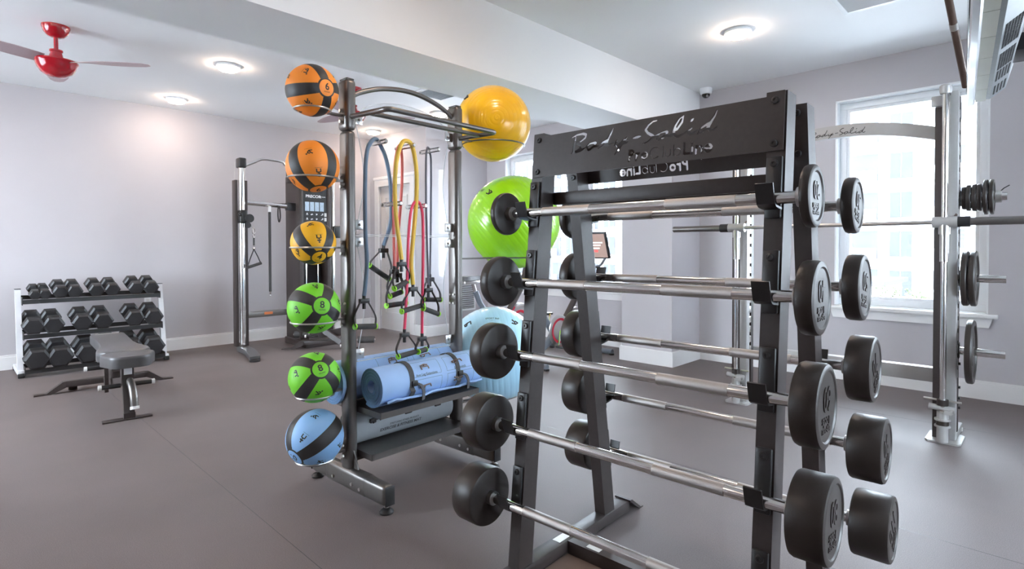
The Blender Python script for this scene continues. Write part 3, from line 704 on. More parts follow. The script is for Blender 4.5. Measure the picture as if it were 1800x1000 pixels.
m = MB(); m.tube([(0.0, -.0, .165), (TWD, -.0, .165)], .012, 10); m.build('tie_bar', 'gunmetal', tower)
arc = [(.02, 0, 1.975), (.08, 0, 2.008), (.18, 0, 2.045), (.28, 0, 2.065), (.38, 0, 2.072), (.48, 0, 2.063), (.58, 0, 2.038), (.65, 0, 2.01), (.70, 0, 1.98)]
m = MB(); m.tube(smooth_path(arc, 5), .013, 12); m.build('arched_tube', 'gunmetal', tower)
m = MB(); m.tube([(0, -.03, 1.867), (0, -.28, 1.857)] + [(.03 * (1 - math.cos(R(q))), -.306 - .03 * math.sin(R(q)), 1.856) for q in (10, 30, 50, 70, 90)] + [(TWD - .03 - .0, -.336, 1.856)] + [(TWD - .03 * (1 - math.sin(R(q))), -.306 - .03 * math.cos(R(q)), 1.856) for q in (20, 45, 70, 90)] + [(TWD, -.28, 1.857), (TWD, -.03, 1.862)], .013, 12); m.build('pull_bar', 'gunmetal', tower)
m = MB(); m.tube([(0, -.205, 1.855), (TWD, -.205, 1.858)], .0115, 12); m.build('inner_bar', 'gunmetal', tower)
def shelf(z, b0, b1, nm):
    m = MB(); m.box((.03, b0, z - .004), (TWD - .03, b1, z)); m.box((.03, b0, z - .026), (TWD - .03, b0 + .003, z + .004)); m.box((.03, b1 - .003, z - .026), (TWD - .03, b1, z + .03)); m.box((.03, b0, z - .026), (.034, b1, z + .004)); m.box((TWD - .034, b0, z - .026), (TWD - .03, b1, z + .004)); m.build(nm, 'gunmetal', tower)
shelf(.432, -.225, .215, 'upper_shelf'); shelf(.214, -.150, .225, 'lower_shelf')
# clear hanging panels
def panel(z0, z1, kind):
    left = []; n = 16
    for k in range(n + 1):
        t_ = k / n; z = z0 + (z1 - z0) * t_
        left.append((.045 + .048 * math.sin(PI * t_) ** 1.3, z))
    right = [(TWD - a, z) for a, z in left]
    top = []
    if kind == 'upper': top = [(TWD / 2 + .3 * math.cos(R(q)), z1 + .12 * math.sin(R(q))) for q in range(12, 169, 12)]
    outline = left + list(reversed(right)) if not top else left + list(reversed(top)) + list(reversed(right))
    m = MB(); m.prism(outline, -.0025, .0025, Matrix(((1, 0, 0, 0), (0, 0, 1, 0), (0, 1, 0, 0), (0, 0, 0, 1)))); p = m.build('clear_panel', 'acrylic', tower); p['label'] = 'clear acrylic sheet with wavy sides'
    m = MB(); m.tube([(a, 0, z) for a, z in outline], .0022, 6, closed=True); m.build('panel_edge', 'acrylic_edge', p)
panel(1.292, 1.872, 'upper'); panel(.652, 1.284, 'lower')
for a, zs in ((.055, (1.866, 1.341, 1.253, .69)), (TWD - .055, (1.866, 1.341, 1.249, .69))):
    for z in zs:
        m = MB(); m.box((a - .028, -.008, z - .025), (a + .028, -.003, z + .025), bev=.002); q = m.build('panel_bracket', 'dull_chrome', tower)
        m = MB(); m.lathe([(0, 0), (.007, 0), (.007, .006), (.004, .009), (0, .009)], 10, T(a + (.008 if a < .3 else -.008), -.008, z) @ Matrix.Rotation(PI / 2, 4, 'X')); m.build('cap_screw', 'zinc', q)
PEGS = [(.168, 1.765), (.346, 1.768), (.516, 1.768), (.257, 1.455), (.421, 1.452)]
for a, z in PEGS:
    m = MB(); m.cyl((a, -.085, z), (a, .075, z), .0125, n=16); q = m.build('clear_peg', 'clear_peg', tower)
    for b0_, b1_ in ((-.085, -.092), (.075, .08)):
        m = MB(); m.cyl((a, b0_, z), (a, b1_, z), .008, n=12); m.build('peg_screw', 'zinc', q)
# ball rings
def ball_ring(ca, z, rad, side, nm):
    s_ = -1 if side == 'l' else 1; a0 = 0 if side == 'l' else TWD
    m = MB(); m.tube(torus_pts((ca, 0, z), rad, 36), .0042, 8, closed=True); q = m.build(nm, 'dull_chrome' if side == 'l' else 'gunmetal', tower)
    m = MB(); m.box((a0 + s_ * .026 - .003, -.02, z - .045), (a0 + s_ * .032 + .003, .02, z + .035), bev=.003); bk = m.build('ring_bracket', 'gunmetal', tower)
    gap0 = a0 + s_ * .03; gap1 = ca - s_ * rad
    m = MB(); m.box((min(gap0, gap1), -.012, z - .006), (max(gap0, gap1), .012, z + .004)); m.build('ring_arm', 'gunmetal', tower)
    for dz in (.022, -.03):
        m = MB(); m.cyl((a0 + s_ * .034, 0, z + dz), (a0 + s_ * .043, 0, z + dz), .008, n=10); m.build('bolt', 'zinc', bk)
BALLS = [(1.962, .119, 1.873), (1.607, .121, 1.553), (1.248, .103, 1.226), (.941, .120, .877), (.612, .118, .530), (.327, .132, .226)]
for (z, r_, rz_) in BALLS:
    ball_ring(-.183, rz_, math.sqrt(r_ * r_ - (z - rz_) ** 2) + .003, 'l', 'ball_ring')
GYM = [(1.041, 2.005, .236, 1.87), (1.235, 1.392, .306, 1.16), (1.040, .548, .300, .30)]
for ca, z, r_, rz_ in GYM:
    ball_ring(ca, rz_, math.sqrt(r_ * r_ - (z - rz_) ** 2) + .004, 'r', 'gym_ball_ring')

# ================================================================== MEDICINE BALLS
FIGS = [  # little exercise figures: limb polylines, head
 ([[(-.3, -.5), (-.3, 0), (0, .05), (.0, .5)], [(.0, .5), (-.28, .3)], [(.0, .5), (.3, .3)], [(.3, -.5), (.3, 0), (0, .05)]], (0, .68)),
 ([[(-.6, -.1), (-.2, .05), (.25, .15)], [(.25, .15), (.35, -.35)], [(-.6, -.1), (-.5, -.4)], [(-.2, .05), (-.25, -.4), (-.4, -.4)]], (.45, .25)),
 ([[(-.6, -.3), (-.1, -.3), (.2, .1)], [(-.1, -.3), (-.3, .1), (-.6, .3)], [(.2, .1), (-.2, .25)]], (.35, .28)),
 ([[(-.5, -.4), (0, -.4), (0, .1), (.45, .1)], [(.45, .1), (.45, -.4)], [(.45, .1), (.2, .5)], [(.45, .1), (.75, .4)]], (.6, .25)),
]
def drape(R_, theta, phi, size, strokes, head, wid):
    """flat print laid on a sphere about the direction (theta from pole, phi)"""
    N = Vector((math.sin(theta) * math.cos(phi), math.sin(theta) * math.sin(phi), math.cos(theta)))
    up = Vector((0, 0, 1)) - N * N.z; up = up.normalized() if up.length > 1e-3 else Vector((0, 1, 0)); rt = up.cross(N)
    def P(x, y): return (N * R_ + rt * (x * size) + up * (y * size)).normalized() * R_
    q = MB()
    for pl in strokes:
        pp = []
        for (x0, y0), (x1, y1) in zip(pl, pl[1:]):
            for k in range(3): pp.append((x0 + (x1 - x0) * k / 3, y0 + (y1 - y0) * k / 3))
        pp.append(pl[-1]); vs = []
        for i, (x, y) in enumerate(pp):
            a, c = pp[max(i - 1, 0)], pp[min(i + 1, len(pp) - 1)]; dx, dy = c[0] - a[0], c[1] - a[1]; l = math.hypot(dx, dy) or 1
            ox, oy = -dy / l * wid, dx / l * wid; vs += [P(x - ox, y - oy), P(x + ox, y + oy)]
        q.add(vs, [(2 * i, 2 * i + 2, 2 * i + 3, 2 * i + 1) for i in range(len(pp) - 1)])
    if head:
        q.add([P(head[0] + 1.5 * wid * math.cos(2 * PI * k / 10), head[1] + 1.5 * wid * math.sin(2 * PI * k / 10)) for k in range(10)], [tuple(range(10))])
    return q
def drape_text(q, R_, s_, size, off=(0, 0), rot=0.0):
    vs, fs = text_geo(s_, size, 0, offset=size * (.02 if size > .02 else .01)); ca, sa = math.cos(rot), math.sin(rot)
    out = []
    for v in vs:
        x, y = v.x + off[0], v.y + off[1]; x, y = x * ca - y * sa, x * sa + y * ca
        out.append(Vector((x, y, math.sqrt(max(1e-6, R_ * R_ - x * x - y * y)))))
    q.add(out, fs)
def med_ball(pos, Rb, axis, right, phi0, col, num, label, trot=0.0):
    Z = Vector(axis).normalized(); X = Vector(right); X = (X - Z * X.dot(Z)).normalized(); Y = Z.cross(X)
    M = Matrix(((X.x, Y.x, Z.x, pos[0]), (X.y, Y.y, Z.y, pos[1]), (X.z, Y.z, Z.z, pos[2]), (0, 0, 0, 1)))
    t = thing('medicine_ball', label, 'medicine ball', group='medicine balls in the rack rings', M=M)
    m = MB(); m.sphere((0, 0, 0), Rb, 56, 32); m.build('ball', col, t)
    tc = .33
    for k in range(4):
        q = MB(); n, w = 26, 6; vs = []
        for i in range(n + 1):
            th = tc + (PI - 2 * tc) * i / n; hw = (.165 + .075 * math.sin(th)) / math.sin(th)
            for j in range(w + 1):
                ph = phi0 + k * PI / 2 + hw * (2 * j / w - 1); e = 1.0045 if 0 < j < w else 1.0005
                vs.append(Vector((math.sin(th) * math.cos(ph), math.sin(th) * math.sin(ph), math.cos(th))) * (Rb * e))
        q.add(vs, [(i * (w + 1) + j, (i + 1) * (w + 1) + j, (i + 1) * (w + 1) + j + 1, i * (w + 1) + j + 1) for i in range(n) for j in range(w)]); q.build('black_stripe', 'ball_black', t, sharp=80, fix=False)
    for sg in (1, -1):
        q = MB(); n = 40; vs = []
        for th, e in ((tc - .012, 1.0005), (tc, 1.005), (tc + .045, 1.005), (tc + .057, 1.0005)):
            for j in range(n): vs.append(Vector((math.sin(th) * math.cos(2 * PI * j / n), math.sin(th) * math.sin(2 * PI * j / n), sg * math.cos(th))) * (Rb * e))
        q.add(vs, [(i * n + j, i * n + (j + 1) % n, (i + 1) * n + (j + 1) % n, (i + 1) * n + j) for i in range(3) for j in range(n)]); q.build('cap_ring', 'ball_black', t, sharp=80, fix=False)
    q = MB(); drape_text(q, Rb + .0006, num, .044, (0, .004), trot); drape_text(q, Rb + .0006, 'POUNDS', .0075, (0, -.019), trot); q.build('weight_print', 'print_black', t, fix=False)
    for k in range(4):
        for j, th in enumerate((.95, 1.75)):
            s_, h = FIGS[(k + 2 * j) % 4]
            drape(Rb + .0006, th, phi0 + PI / 4 + k * PI / 2 + (.12 if j else -.12), .030, s_, h, .09).build('printed_figure', 'print_black', t, fix=False)
            drape(Rb + .0006, th + .16, phi0 + PI / 4 + k * PI / 2 + (.12 if j else -.12), .026, [[(-.7, 0), (.6, 0)]], None, .02).build('printed_caption', 'print_black', t, fix=False)
# direction of each ball's numbered cap, in room axes
CAPS = [(0.12, -0.991, -0.057), (0.065, -0.322, -0.945), (-0.096, -0.739, -0.667), (-0.146, -0.976, 0.164), (-0.165, -0.856, 0.49), (-0.861, -0.163, -0.482)]
CAP_X = (0.897, -0.442, 0.0)
for (z, r_, _), ax, p0, col, num, lab, tr in zip(BALLS, CAPS, (10, 45, 45, 60, 55, 50), ('orange', 'orange', 'yellow_ball', 'green_ball', 'green_ball', 'blue_ball'), ('6', '6', '4', '8', '8', '10'),
    ('orange and black medicine ball marked 6, topmost in the rack rings', 'orange and black medicine ball just below the topmost one, number underneath', 'small yellow and black medicine ball marked 4', 'green and black medicine ball marked 8 beneath the yellow one', 'green and black medicine ball marked 8 above the pale blue one', 'pale blue and black medicine ball marked 10 at the bottom'), (0, 0, -.35, 0, .35, .5)):
    pos = TWP(-.183, 0, z)
    med_ball(tuple(pos), r_, ax, CAP_X, R(p0), col, num, lab, tr)

# ================================================================== STABILITY BALLS
def gym_ball(pos, Rb, axis, col, label, text, tdir, sc=1.0):
    Z = Vector(axis).normalized(); X, Y, _ = basis(Z)
    M = Matrix(((X.x, Y.x, Z.x, pos[0]), (X.y, Y.y, Z.y, pos[1]), (X.z, Y.z, Z.z, pos[2]), (0, 0, 0, 1)))
    t = thing('stability_ball', label, 'exercise ball', group='stability balls in the rack rings', M=M)
    prof = []; n = 150
    for i in range(n + 1):
        th = PI * i / n; g = 1.0
        ph = (th * 180 / PI) % 7.0
        if ph < 1.3 and 4 < th * 180 / PI < 176: g = .9945
        prof.append((Rb * g * math.sin(th), -Rb * g * math.cos(th)))
    prof[0] = (0, prof[0][1]); prof[-1] = (0, prof[-1][1])
    m = MB(); m.lathe(prof, 72); m.build('ball', col, t, sharp=60)
    m = MB(); m.lathe([(0, Rb + .001), (.012, Rb + .001), (.012, Rb - .004)], 14); m.build('valve_plug', col, t)
    # printed label, laid on the surface about tdir (room direction)
    inv = M.to_3x3().transposed(); D = (inv @ Vector(tdir)).normalized(); rtl = (inv @ (Vector(tdir).cross(Vector((0, 0, 1))) * -1)).normalized(); upl = D.cross(rtl)
    q = MB()
    vs, fs = text_geo(text[0], text[2], 0, offset=text[2] * .012)
    q.add([(D * Rb + rtl * v.x + upl * v.y).normalized() * (Rb + .0012) for v in vs], fs)
    vs, fs = text_geo(text[1], text[2] * .4, 0)
    q.add([(D * Rb + rtl * v.x + upl * (v.y - text[2] * .9)).normalized() * (Rb + .0012) for v in vs], fs)
    q.build('printed_label', 'print_black', t, fix=False)
    for k, s_ in enumerate((-1, 1)):
        D2 = (D + rtl * (.55 * s_)).normalized(); q = MB(); st, h = FIGS[k + 1]; r2 = (rtl - D2 * rtl.dot(D2)).normalized(); u2 = D2.cross(r2)
        for pl in st:
            pp = [(D2 * Rb + r2 * (x * .05) + u2 * (y * .05)).normalized() * (Rb + .0015) for x, y in pl]; q.tube(pp, .004, 5)
        q.build('printed_figure', 'print_black', t)
p = TWP(GYM[0][0], 0, GYM[0][1]); gym_ball(p, GYM[0][2], (-.62, -.78, -.05), 'vinyl_yellow', 'yellow stability ball high on the rack arm', ('SPORT Ball', '45 cm', .03), (-.5, .55, .68))
p = TWP(GYM[1][0], 0, GYM[1][1]); gym_ball(p, GYM[1][2], (.55, -.55, .62), 'vinyl_green', 'big lime green stability ball behind the barbell rack', ('SPORT Ball', '65 cm', .03), (-.67, .35, .66))
p = TWP(GYM[2][0], 0, GYM[2][1]); gym_ball(p, GYM[2][2], (.8, -.58, .12), 'vinyl_blue', 'pale blue stability ball lowest on the rack', ('SPORT Ball', '75 cm', .018), (-.45, -.42, .90))

# ================================================================== RESISTANCE BANDS
def grip_handle(t, clip, g0, g1, b, sag=0.0):
    """clip block, two straps and a foam grip, in rack coordinates (a, b, z)"""
    C = Vector((clip[0], b, clip[1])); A = Vector((g0[0], b - .012, g0[1])); B = Vector((g1[0], b + .012, g1[1]))
    m = MB(); m.box((C.x - .026, C.y - .012, C.z - .012), (C.x + .026, C.y + .012, C.z + .012), bev=.004); m.cyl((C.x, C.y, C.z + .03), (C.x, C.y, C.z - .04), .009, n=10); m.build('clip', 'black_plastic', t)
    ax = (B - A).normalized()
    for E_, s_ in ((A, -1), (B, 1)):
        st = C + Vector((s_ * .022, 0, -.004)); mid = (st + E_) / 2 + Vector((s_ * .022, 0, -.012))
        m = MB(); m.ribbon(smooth_path([st, mid, E_ - ax * (-s_) * .0 + Vector((0, 0, .0))], 5), (0.004, .012, 0), .003); m.build('strap', 'webbing', t)
    m = MB(); m.cyl(A, B, .0138, n=16); m.build('grip', 'grip_foam', t)
    for E_, s_ in ((A, -1), (B, 1)):
        m = MB(); m.cyl(E_ + ax * (s_ * .004), E_ - ax * (s_ * .002), .0158, n=16); m.build('grip_end_ring', 'lime', t)
def band(label, m_, rad, left, right, bl, br, hl, hr, dl=0.0, dr=0.0):
    t = thing('resistance_band', label, 'resistance band', tuple(TO), TT, 'resistance bands on the clear pegs')
    top = left[0]; am = (dl + dr) / 2
    pts = [(a + dl, bl, z) for a, z in reversed(left[1:])] + [(top[0] + am, (bl + br) / 2, top[1])] + [(a + dr, br, z) for a, z in right[1:]]
    m = MB(); m.tube(smooth_path(pts, 5), rad, 10); m.build('tube', m_, t)
    if hl: grip_handle(t, (left[-1][0] + dl, left[-1][1] - .025), *[(a + dl, z) for a, z in hl], bl)
    if hr: grip_handle(t, (right[-1][0] + dr, right[-1][1] - .025), *[(a + dr, z) for a, z in hr], br)
band('slate blue resistance band with a wide loop next to the ball post', 'band_blue', .0105, [(0.14, 1.785), (0.103, 1.755), (0.079, 1.7), (0.069, 1.58), (0.067, 1.325), (0.075, 1.155), (0.064, 1.027), (0.057, 0.985)], [(0.14, 1.785), (0.178, 1.759), (0.209, 1.696), (0.233, 1.581), (0.239, 1.448), (0.231, 1.344), (0.188, 1.235)], -.05, .045, [(-0.002, 0.838), (0.13, 0.825)], [(0.092, 1.132), (0.229, 1.057)], 0, .053)
band('thick yellow resistance band looped over the middle top peg', 'band_yellow', .0115, [(0.318, 1.790), (0.281, 1.765), (0.251, 1.671), (0.24, 1.537), (0.246, 1.389), (0.266, 1.256), (0.28, 1.163)], [(0.318, 1.790), (0.359, 1.765), (0.385, 1.64), (0.384, 1.487), (0.364, 1.302), (0.347, 1.149), (0.358, 1.027)], -.06, -.055, [(0.225, 1.013), (0.324, 1.044)], [(0.275, 0.89), (0.435, 0.91)])
band('salmon red resistance band hanging behind the yellow one', 'band_red', .008, [(0.30, 1.785), (0.275, 1.73), (0.262, 1.628), (0.253, 1.449), (0.256, 1.27), (0.258, 1.121)], [(0.30, 1.785), (0.315, 1.73), (0.317, 1.633), (0.308, 1.482), (0.289, 1.301), (0.28, 1.10)], .035, .05, [(0.221, 0.965), (0.309, 0.981)], [(0.2, 0.914), (0.346, 0.917)], .045, .053)
band('bright pink resistance band whose handles touch the rolled mats', 'band_pink', .0078, [(0.392, 1.475), (0.365, 1.461), (0.345, 1.408), (0.329, 1.271), (0.32, 1.059), (0.308, 0.878), (0.3, 0.788)], [(0.392, 1.475), (0.419, 1.458), (0.434, 1.397), (0.437, 1.241), (0.432, 1.023), (0.427, 0.836), (0.426, 0.75)], -.055, -.045, [(0.251, 0.655), (0.385, 0.66)], [(0.39, 0.66), (0.46, 0.66)])
band('thin dark grey resistance band on the peg nearest the yellow ball', 'band_grey', .0062, [(0.485, 1.786), (0.464, 1.767), (0.456, 1.71), (0.455, 1.491), (0.461, 1.241), (0.468, 1.015)], [(0.485, 1.786), (0.509, 1.77), (0.517, 1.717), (0.515, 1.495), (0.51, 1.241), (0.505, 1.067)], -.05, .045, [(0.423, 0.893), (0.549, 0.85)], [(0.447, 0.931), (0.593, 0.918)], 0, .053)

# ================================================================== ROLLED MATS
def rolled_mat(label, a0, a1, b, z, r_out, m_, thick, straps, group='rolled exercise mats on the rack', figs=True, edge_m='mat_edge', tail=True):
    t = thing('rolled_mat', label, 'exercise mat', tuple(TWP((a0 + a1) / 2, b, z - r_out)), TT, group)
    La = (a1 - a0) / 2; turns = (r_out - .028) / (thick * 1.12); n = int(turns * 26); pts = []
    for k in range(n + 1):
        th = 2 * PI * turns * k / n; rr = .028 + thick * 1.12 * turns * k / n
        pts.append((rr, th))
    th_end = -PI * .35; off = th_end - pts[-1][1]
    vs = []; fs = []; nn = len(pts)
    for (rr, th) in pts:
        for dr in (-thick / 2, thick / 2):
            for x in (-La, La):
                a = th + off; vs.append((x, (rr + dr) * math.cos(a), (rr + dr) * math.sin(a) + r_out))
    for i in range(nn - 1):
        o, p = i * 4, (i + 1) * 4
        fs += [(o, p, p + 1, o + 1), (o + 2, o + 3, p + 3, p + 2)]
    ef, eg = [], []
    for i in range(nn - 1):
        o, p = i * 4, (i + 1) * 4; ef.append((o, o + 2, p + 2, p)); eg.append((o + 1, p + 1, p + 3, o + 3))
    fs += [(0, 1, 3, 2), ((nn - 1) * 4, (nn - 1) * 4 + 2, (nn - 1) * 4 + 3, (nn - 1) * 4 + 1)]
    m = MB(); m.add(vs, fs); m.build('mat_roll', m_, t, fix=False, sharp=50)
    for side_f in (ef, eg):
        used = sorted({i for f in side_f for i in f}); ix = {i: k for k, i in enumerate(used)}
        m = MB(); m.add([vs[i] for i in used], [tuple(ix[i] for i in f) for f in side_f]); m.build('roll_end', edge_m, t, fix=False, sharp=50)
    if tail:   # loose flap of the sheet lying on the shelf in front
        pp = [(0, -.02, .008), (0, -.055, .010), (0, -.085, .022), (0, -r_out - .012, .028)]
        m = MB(); vs = []
        for i, x in enumerate([-La + .02 + 2 * (La - .02) * k / 14 for k in range(15)]):
            w = .010 * math.sin(i * 1.1) + .006 * math.sin(i * 2.3)
            for j, (_, y, zz) in enumerate(smooth_path(pp, 3)): vs.append((x, y - abs(w) * (j / 9), zz + max(0, w) * (j / 9) + .0))
            for j, (_, y, zz) in enumerate(smooth_path(pp, 3)): vs.append((x, y - abs(w) * (j / 9), zz + max(0, w) * (j / 9) + .010))
        c = 20; f2 = []
        for i in range(14):
            for j in range(9):
                o = i * c + j; f2 += [(o, o + 1, o + c + 1, o + c), (o + 10, o + c + 10, o + c + 11, o + 11)]
            o = i * c + 9; f2.append((o, o + 10, o + c + 10, o + c))
        m.add(vs, f2); m.build('loose_flap', m_, t, sharp=60)
    ro = r_out + .0015 + thick * .06
    for x in straps:
        pts2 = [Vector((x + .012 * math.sin(a * 1.0), ro * math.cos(a) * 1.0 - (0.02 if math.sin(a) < -.2 and tail else 0), max(ro * math.sin(a) + r_out, .012))) for a in [2 * PI * k / 36 for k in range(37)]]
        m = MB(); m.ribbon(pts2, (.0135, 0, 0), .003); m.build('mat_strap', 'strap_grey', t)
        m = MB(); m.box((x - .004, -ro - .012, r_out - .012), (x + .03, -ro + .004, r_out + .016), bev=.005); m.build('buckle', 'black_plastic', t)
        m = MB(); m.ribbon(smooth_path([(x + .025, -ro - .004, r_out), (x + .05, -ro - .012, r_out - .015), (x + .058, -ro - .02, r_out - .05), (x + .045, -ro - .03, .012)], 4), (.012, .004, 0), .0025); m.build('strap_tail', 'strap_grey', t)
    if figs:
        def surf(x, ang, lift=.0008): rr = r_out + thick * .56 + lift; return (x, rr * math.cos(ang), rr * math.sin(ang) + r_out)
        for k, x in enumerate((-.16, .07)) if La > .3 else ():
            for dth in (0, .95):
                q = MB(); a0_ = PI * .62 + dth + .1
                for (x0, x1, g0, g1) in ((x - .0, x + .19, a0_, a0_), (x, x + .19, a0_ + .8, a0_ + .8)):
                    q.add([surf(x0, g0), surf(x1, g0), surf(x1, g0 + .012), surf(x0, g0 + .012)], [(0, 1, 2, 3)])
                for xx in (x, x + .19):
                    vs3 = []
                    for s_ in range(7): vs3 += [surf(xx, a0_ + .8 * s_ / 6), surf(xx + .0015, a0_ + .8 * s_ / 6)]
                    q.add(vs3, [(2 * i, 2 * i + 1, 2 * i + 3, 2 * i + 2) for i in range(6)])
                q.build('printed_frame', 'print_black', t, fix=False)
                st, h = FIGS[(k + int(dth * 2)) % 4]; q = MB()
                for pl in st: q.tube([surf(x + .095 + px_ * .075, a0_ + .35 - py_ * .28, .0005) for px_, py_ in pl], .0035, 5)
                q.build('printed_figure', 'print_brown', t)
            vs, fs = text_geo(('Arm Leg Extensions', 'Side Stretch')[k], .017, 0, offset=.0002); q = MB()
            q.add([surf(x + .095 + v.x, PI * .62 + .1 + .8 - .06 - v.y / r_out) for v in vs], fs); q.build('printed_caption', 'print_black', t, fix=False)
    return t
rolled_mat('light blue rolled mat with two grey straps on the front of the upper shelf', .045, .715, -.125, .542, .095, 'mat_blue', .0135, (-.16, .15))
rolled_mat('light blue rolled mat lying behind the strapped one on the upper shelf', -.045, .70, .085, .550, .105, 'mat_blue', .0135, (), tail=False)
g = rolled_mat('grey rolled mat printed with black figures on the lower shelf', .034, .680, .07, .3025, .082, 'mat_grey', .009, (), figs=False, edge_m='strap_grey', tail=False)
def surfg(x, ang): rr = .082 + .0062; return (x, rr * math.cos(ang), rr * math.sin(ang) + .082)
for k, x in enumerate((-.20, .02, .22)):
    q = MB(); st, h = FIGS[(k + 1) % 4]
    for pl in st: q.tube([surfg(x + px_ * .07, PI * .86 - py_ * .32) for px_, py_ in pl], .009, 6)
    q.sphere(surfg(x + h[0] * .07, PI * .86 - h[1] * .32), .013, 8, 6)
    q.build('printed_figure', 'print_black', g)
vs, fs = text_geo('EXERCISE & FITNESS MAT', .024, 0, offset=.0004); q = MB(); q.add([surfg(-.05 + v.x, PI * 1.10 - v.y / .088) for v in vs], fs)
vs, fs = text_geo('STRETCHING FITNESS PRODUCT', .013, 0, offset=.0002); q.add([surfg(-.03 + v.x, PI * 1.02 - v.y / .088) for v in vs], fs); q.build('printed_caption', 'print_black', g, fix=False)

# ================================================================== DUMBBELL RACK AND DUMBBELLS
DR = thing('dumbbell_rack', 'low silver three-tier dumbbell rack with black shelves along the long wall', 'rack', (1.12, 7.25, 0))
def dl(x, y, z): return (x - 1.12, y - 7.25, z)
UX = (.53, 1.735)
yl = lambda z: 7.06 + .20 * z
for x in UX:
    m = MB(); w = .022; pts = [(x - w, yl(.04), .04), (x + w, yl(.04), .04), (x + w, yl(.04) + .05, .04), (x - w, yl(.04) + .05, .04)]; top = [(px, py + .20 * .79, .83) for px, py, _ in pts]
    m.add([dl(*p) for p in pts + top], [(3, 2, 1, 0), (4, 5, 6, 7), (0, 1, 5, 4), (1, 2, 6, 5), (2, 3, 7, 6), (3, 0, 4, 7)]); m.build('upright', 'rack_silver', DR)
    m = MB(); m.box(dl(x - w - .002, yl(.83) - .005, .83), dl(x + w + .002, yl(.83) + .052, .836)); m.build('upright_cap', 'black_plastic', DR)
    m = MB(); m.box(dl(x - .024, 7.00, .02), dl(x + .024, 7.52, .07), bev=.006); q = m.build('foot', 'rack_silver', DR)
    m = MB(); m.box(dl(x - .026, 6.985, 0), dl(x + .026, 7.03, .045), bev=.008); m.build('foot_cap', 'black_plastic', q)
    m = MB(); m.box(dl(x - .026, 7.49, 0), dl(x + .026, 7.53, .045), bev=.008); m.build('foot_cap', 'black_plastic', q)
SH = [(.725, 7.10), (.395, 7.02), (.072, 6.94)]
for z, y in SH:
    for dy, dz, nm in ((.02, -.004, 'front_rail'), (.20, .03, 'rear_rail')):
        m = MB(); m.box(dl(UX[0] + .022, y + dy, z + dz - .022), dl(UX[1] - .022, y + dy + .055, z + dz), bev=.002); m.box(dl(UX[0] + .022, y + dy - .004, z + dz - .030), dl(UX[1] - .022, y + dy, z + dz + .012)); m.build(nm, 'black_plastic', DR)
    for x in UX:
        bx0 = x + .0225 if x < 1 else x - .0285; m = MB(); m.box(dl(bx0, y + .018, z - .045), dl(bx0 + .006, y + .27, z + .03)); m.build('shelf_bracket', 'black_plastic', DR)
HEXC = {}
def dumbbell(x, y, z, rh, Lh, Lb, label, chrome=False):
    """hexagonal heads, axis towards the wall; tilted down to the front like the shelf"""
    key = (rh, Lh, Lb); tilt = math.atan2(.042, .18)
    M = T(x, y, z) @ Matrix.Rotation(tilt, 4, 'X')
    if key in HEXC: return copy_thing(HEXC[key], M, label)
    t = thing('hex_dumbbell', label, 'dumbbell', group='hex dumbbells on the rack', M=M)
    c = Lh * .14
    for y0 in (0.0, Lb - Lh):
        m = MB(); MM = T(0, y0, 0) @ Matrix.Rotation(-PI / 2, 4, 'X')
        m.lathe([(0, 0), (rh * .80, 0), (rh, c), (rh, Lh - c), (rh * .80, Lh), (0, Lh)], 6, MM); m.build('hex_head', 'hex_rubber', t, sharp=20)
    m = MB(); rr = .014
    m.tube([(0, Lh - .002, 0), (0, Lh + (Lb - 2 * Lh) * .3, 0), (0, Lb / 2, 0), (0, Lb - Lh - (Lb - 2 * Lh) * .3, 0), (0, Lb - Lh + .002, 0)], rr, 12, rads=[rr, rr * 1.15, rr * 1.25, rr * 1.15, rr]); m.build('handle', 'chrome' if chrome else 'dull_chrome', t)
    HEXC[key] = t
    return t
rows = [
 ('top', .04, [(.649, .050, 1), (.722, .052, 1), (.844, .069, 0), (.957, .069, 0), (1.135, .072, 0), (1.271, .072, 0), (1.484, .076, 0), (1.622, .076, 0)], 7.085, .728),
 ('middle', .04, [(.625, .090, 0), (.774, .090, 0), (1.002, .092, 0), (1.171, .092, 0), (1.448, .093, 0), (1.621, .093, 0)], 6.985, .398),
 ('bottom', .04, [(.643, .108, 0), (.813, .108, 0), (1.032, .110, 0), (1.215, .110, 0), (1.40, .112, 0), (1.594, .112, 0)], 6.895, .075)]
pos_w = ['first', 'second', 'third', 'fourth', 'fifth', 'sixth', 'seventh', 'eighth']
for nm, _, L, y, zb in rows:
    for k, (x, rh, ch) in enumerate(L):
        Lh = .055 + rh * .45; Lb = 2 * Lh + .125
        dumbbell(x, y, zb + rh * .866 + .004, rh, round(Lh, 4), round(Lb, 4), '%s black hex dumbbell, %s from the left in the %s row' % ('small' if nm == 'top' else 'medium' if nm == 'middle' else 'large', pos_w[k], nm), bool(ch))

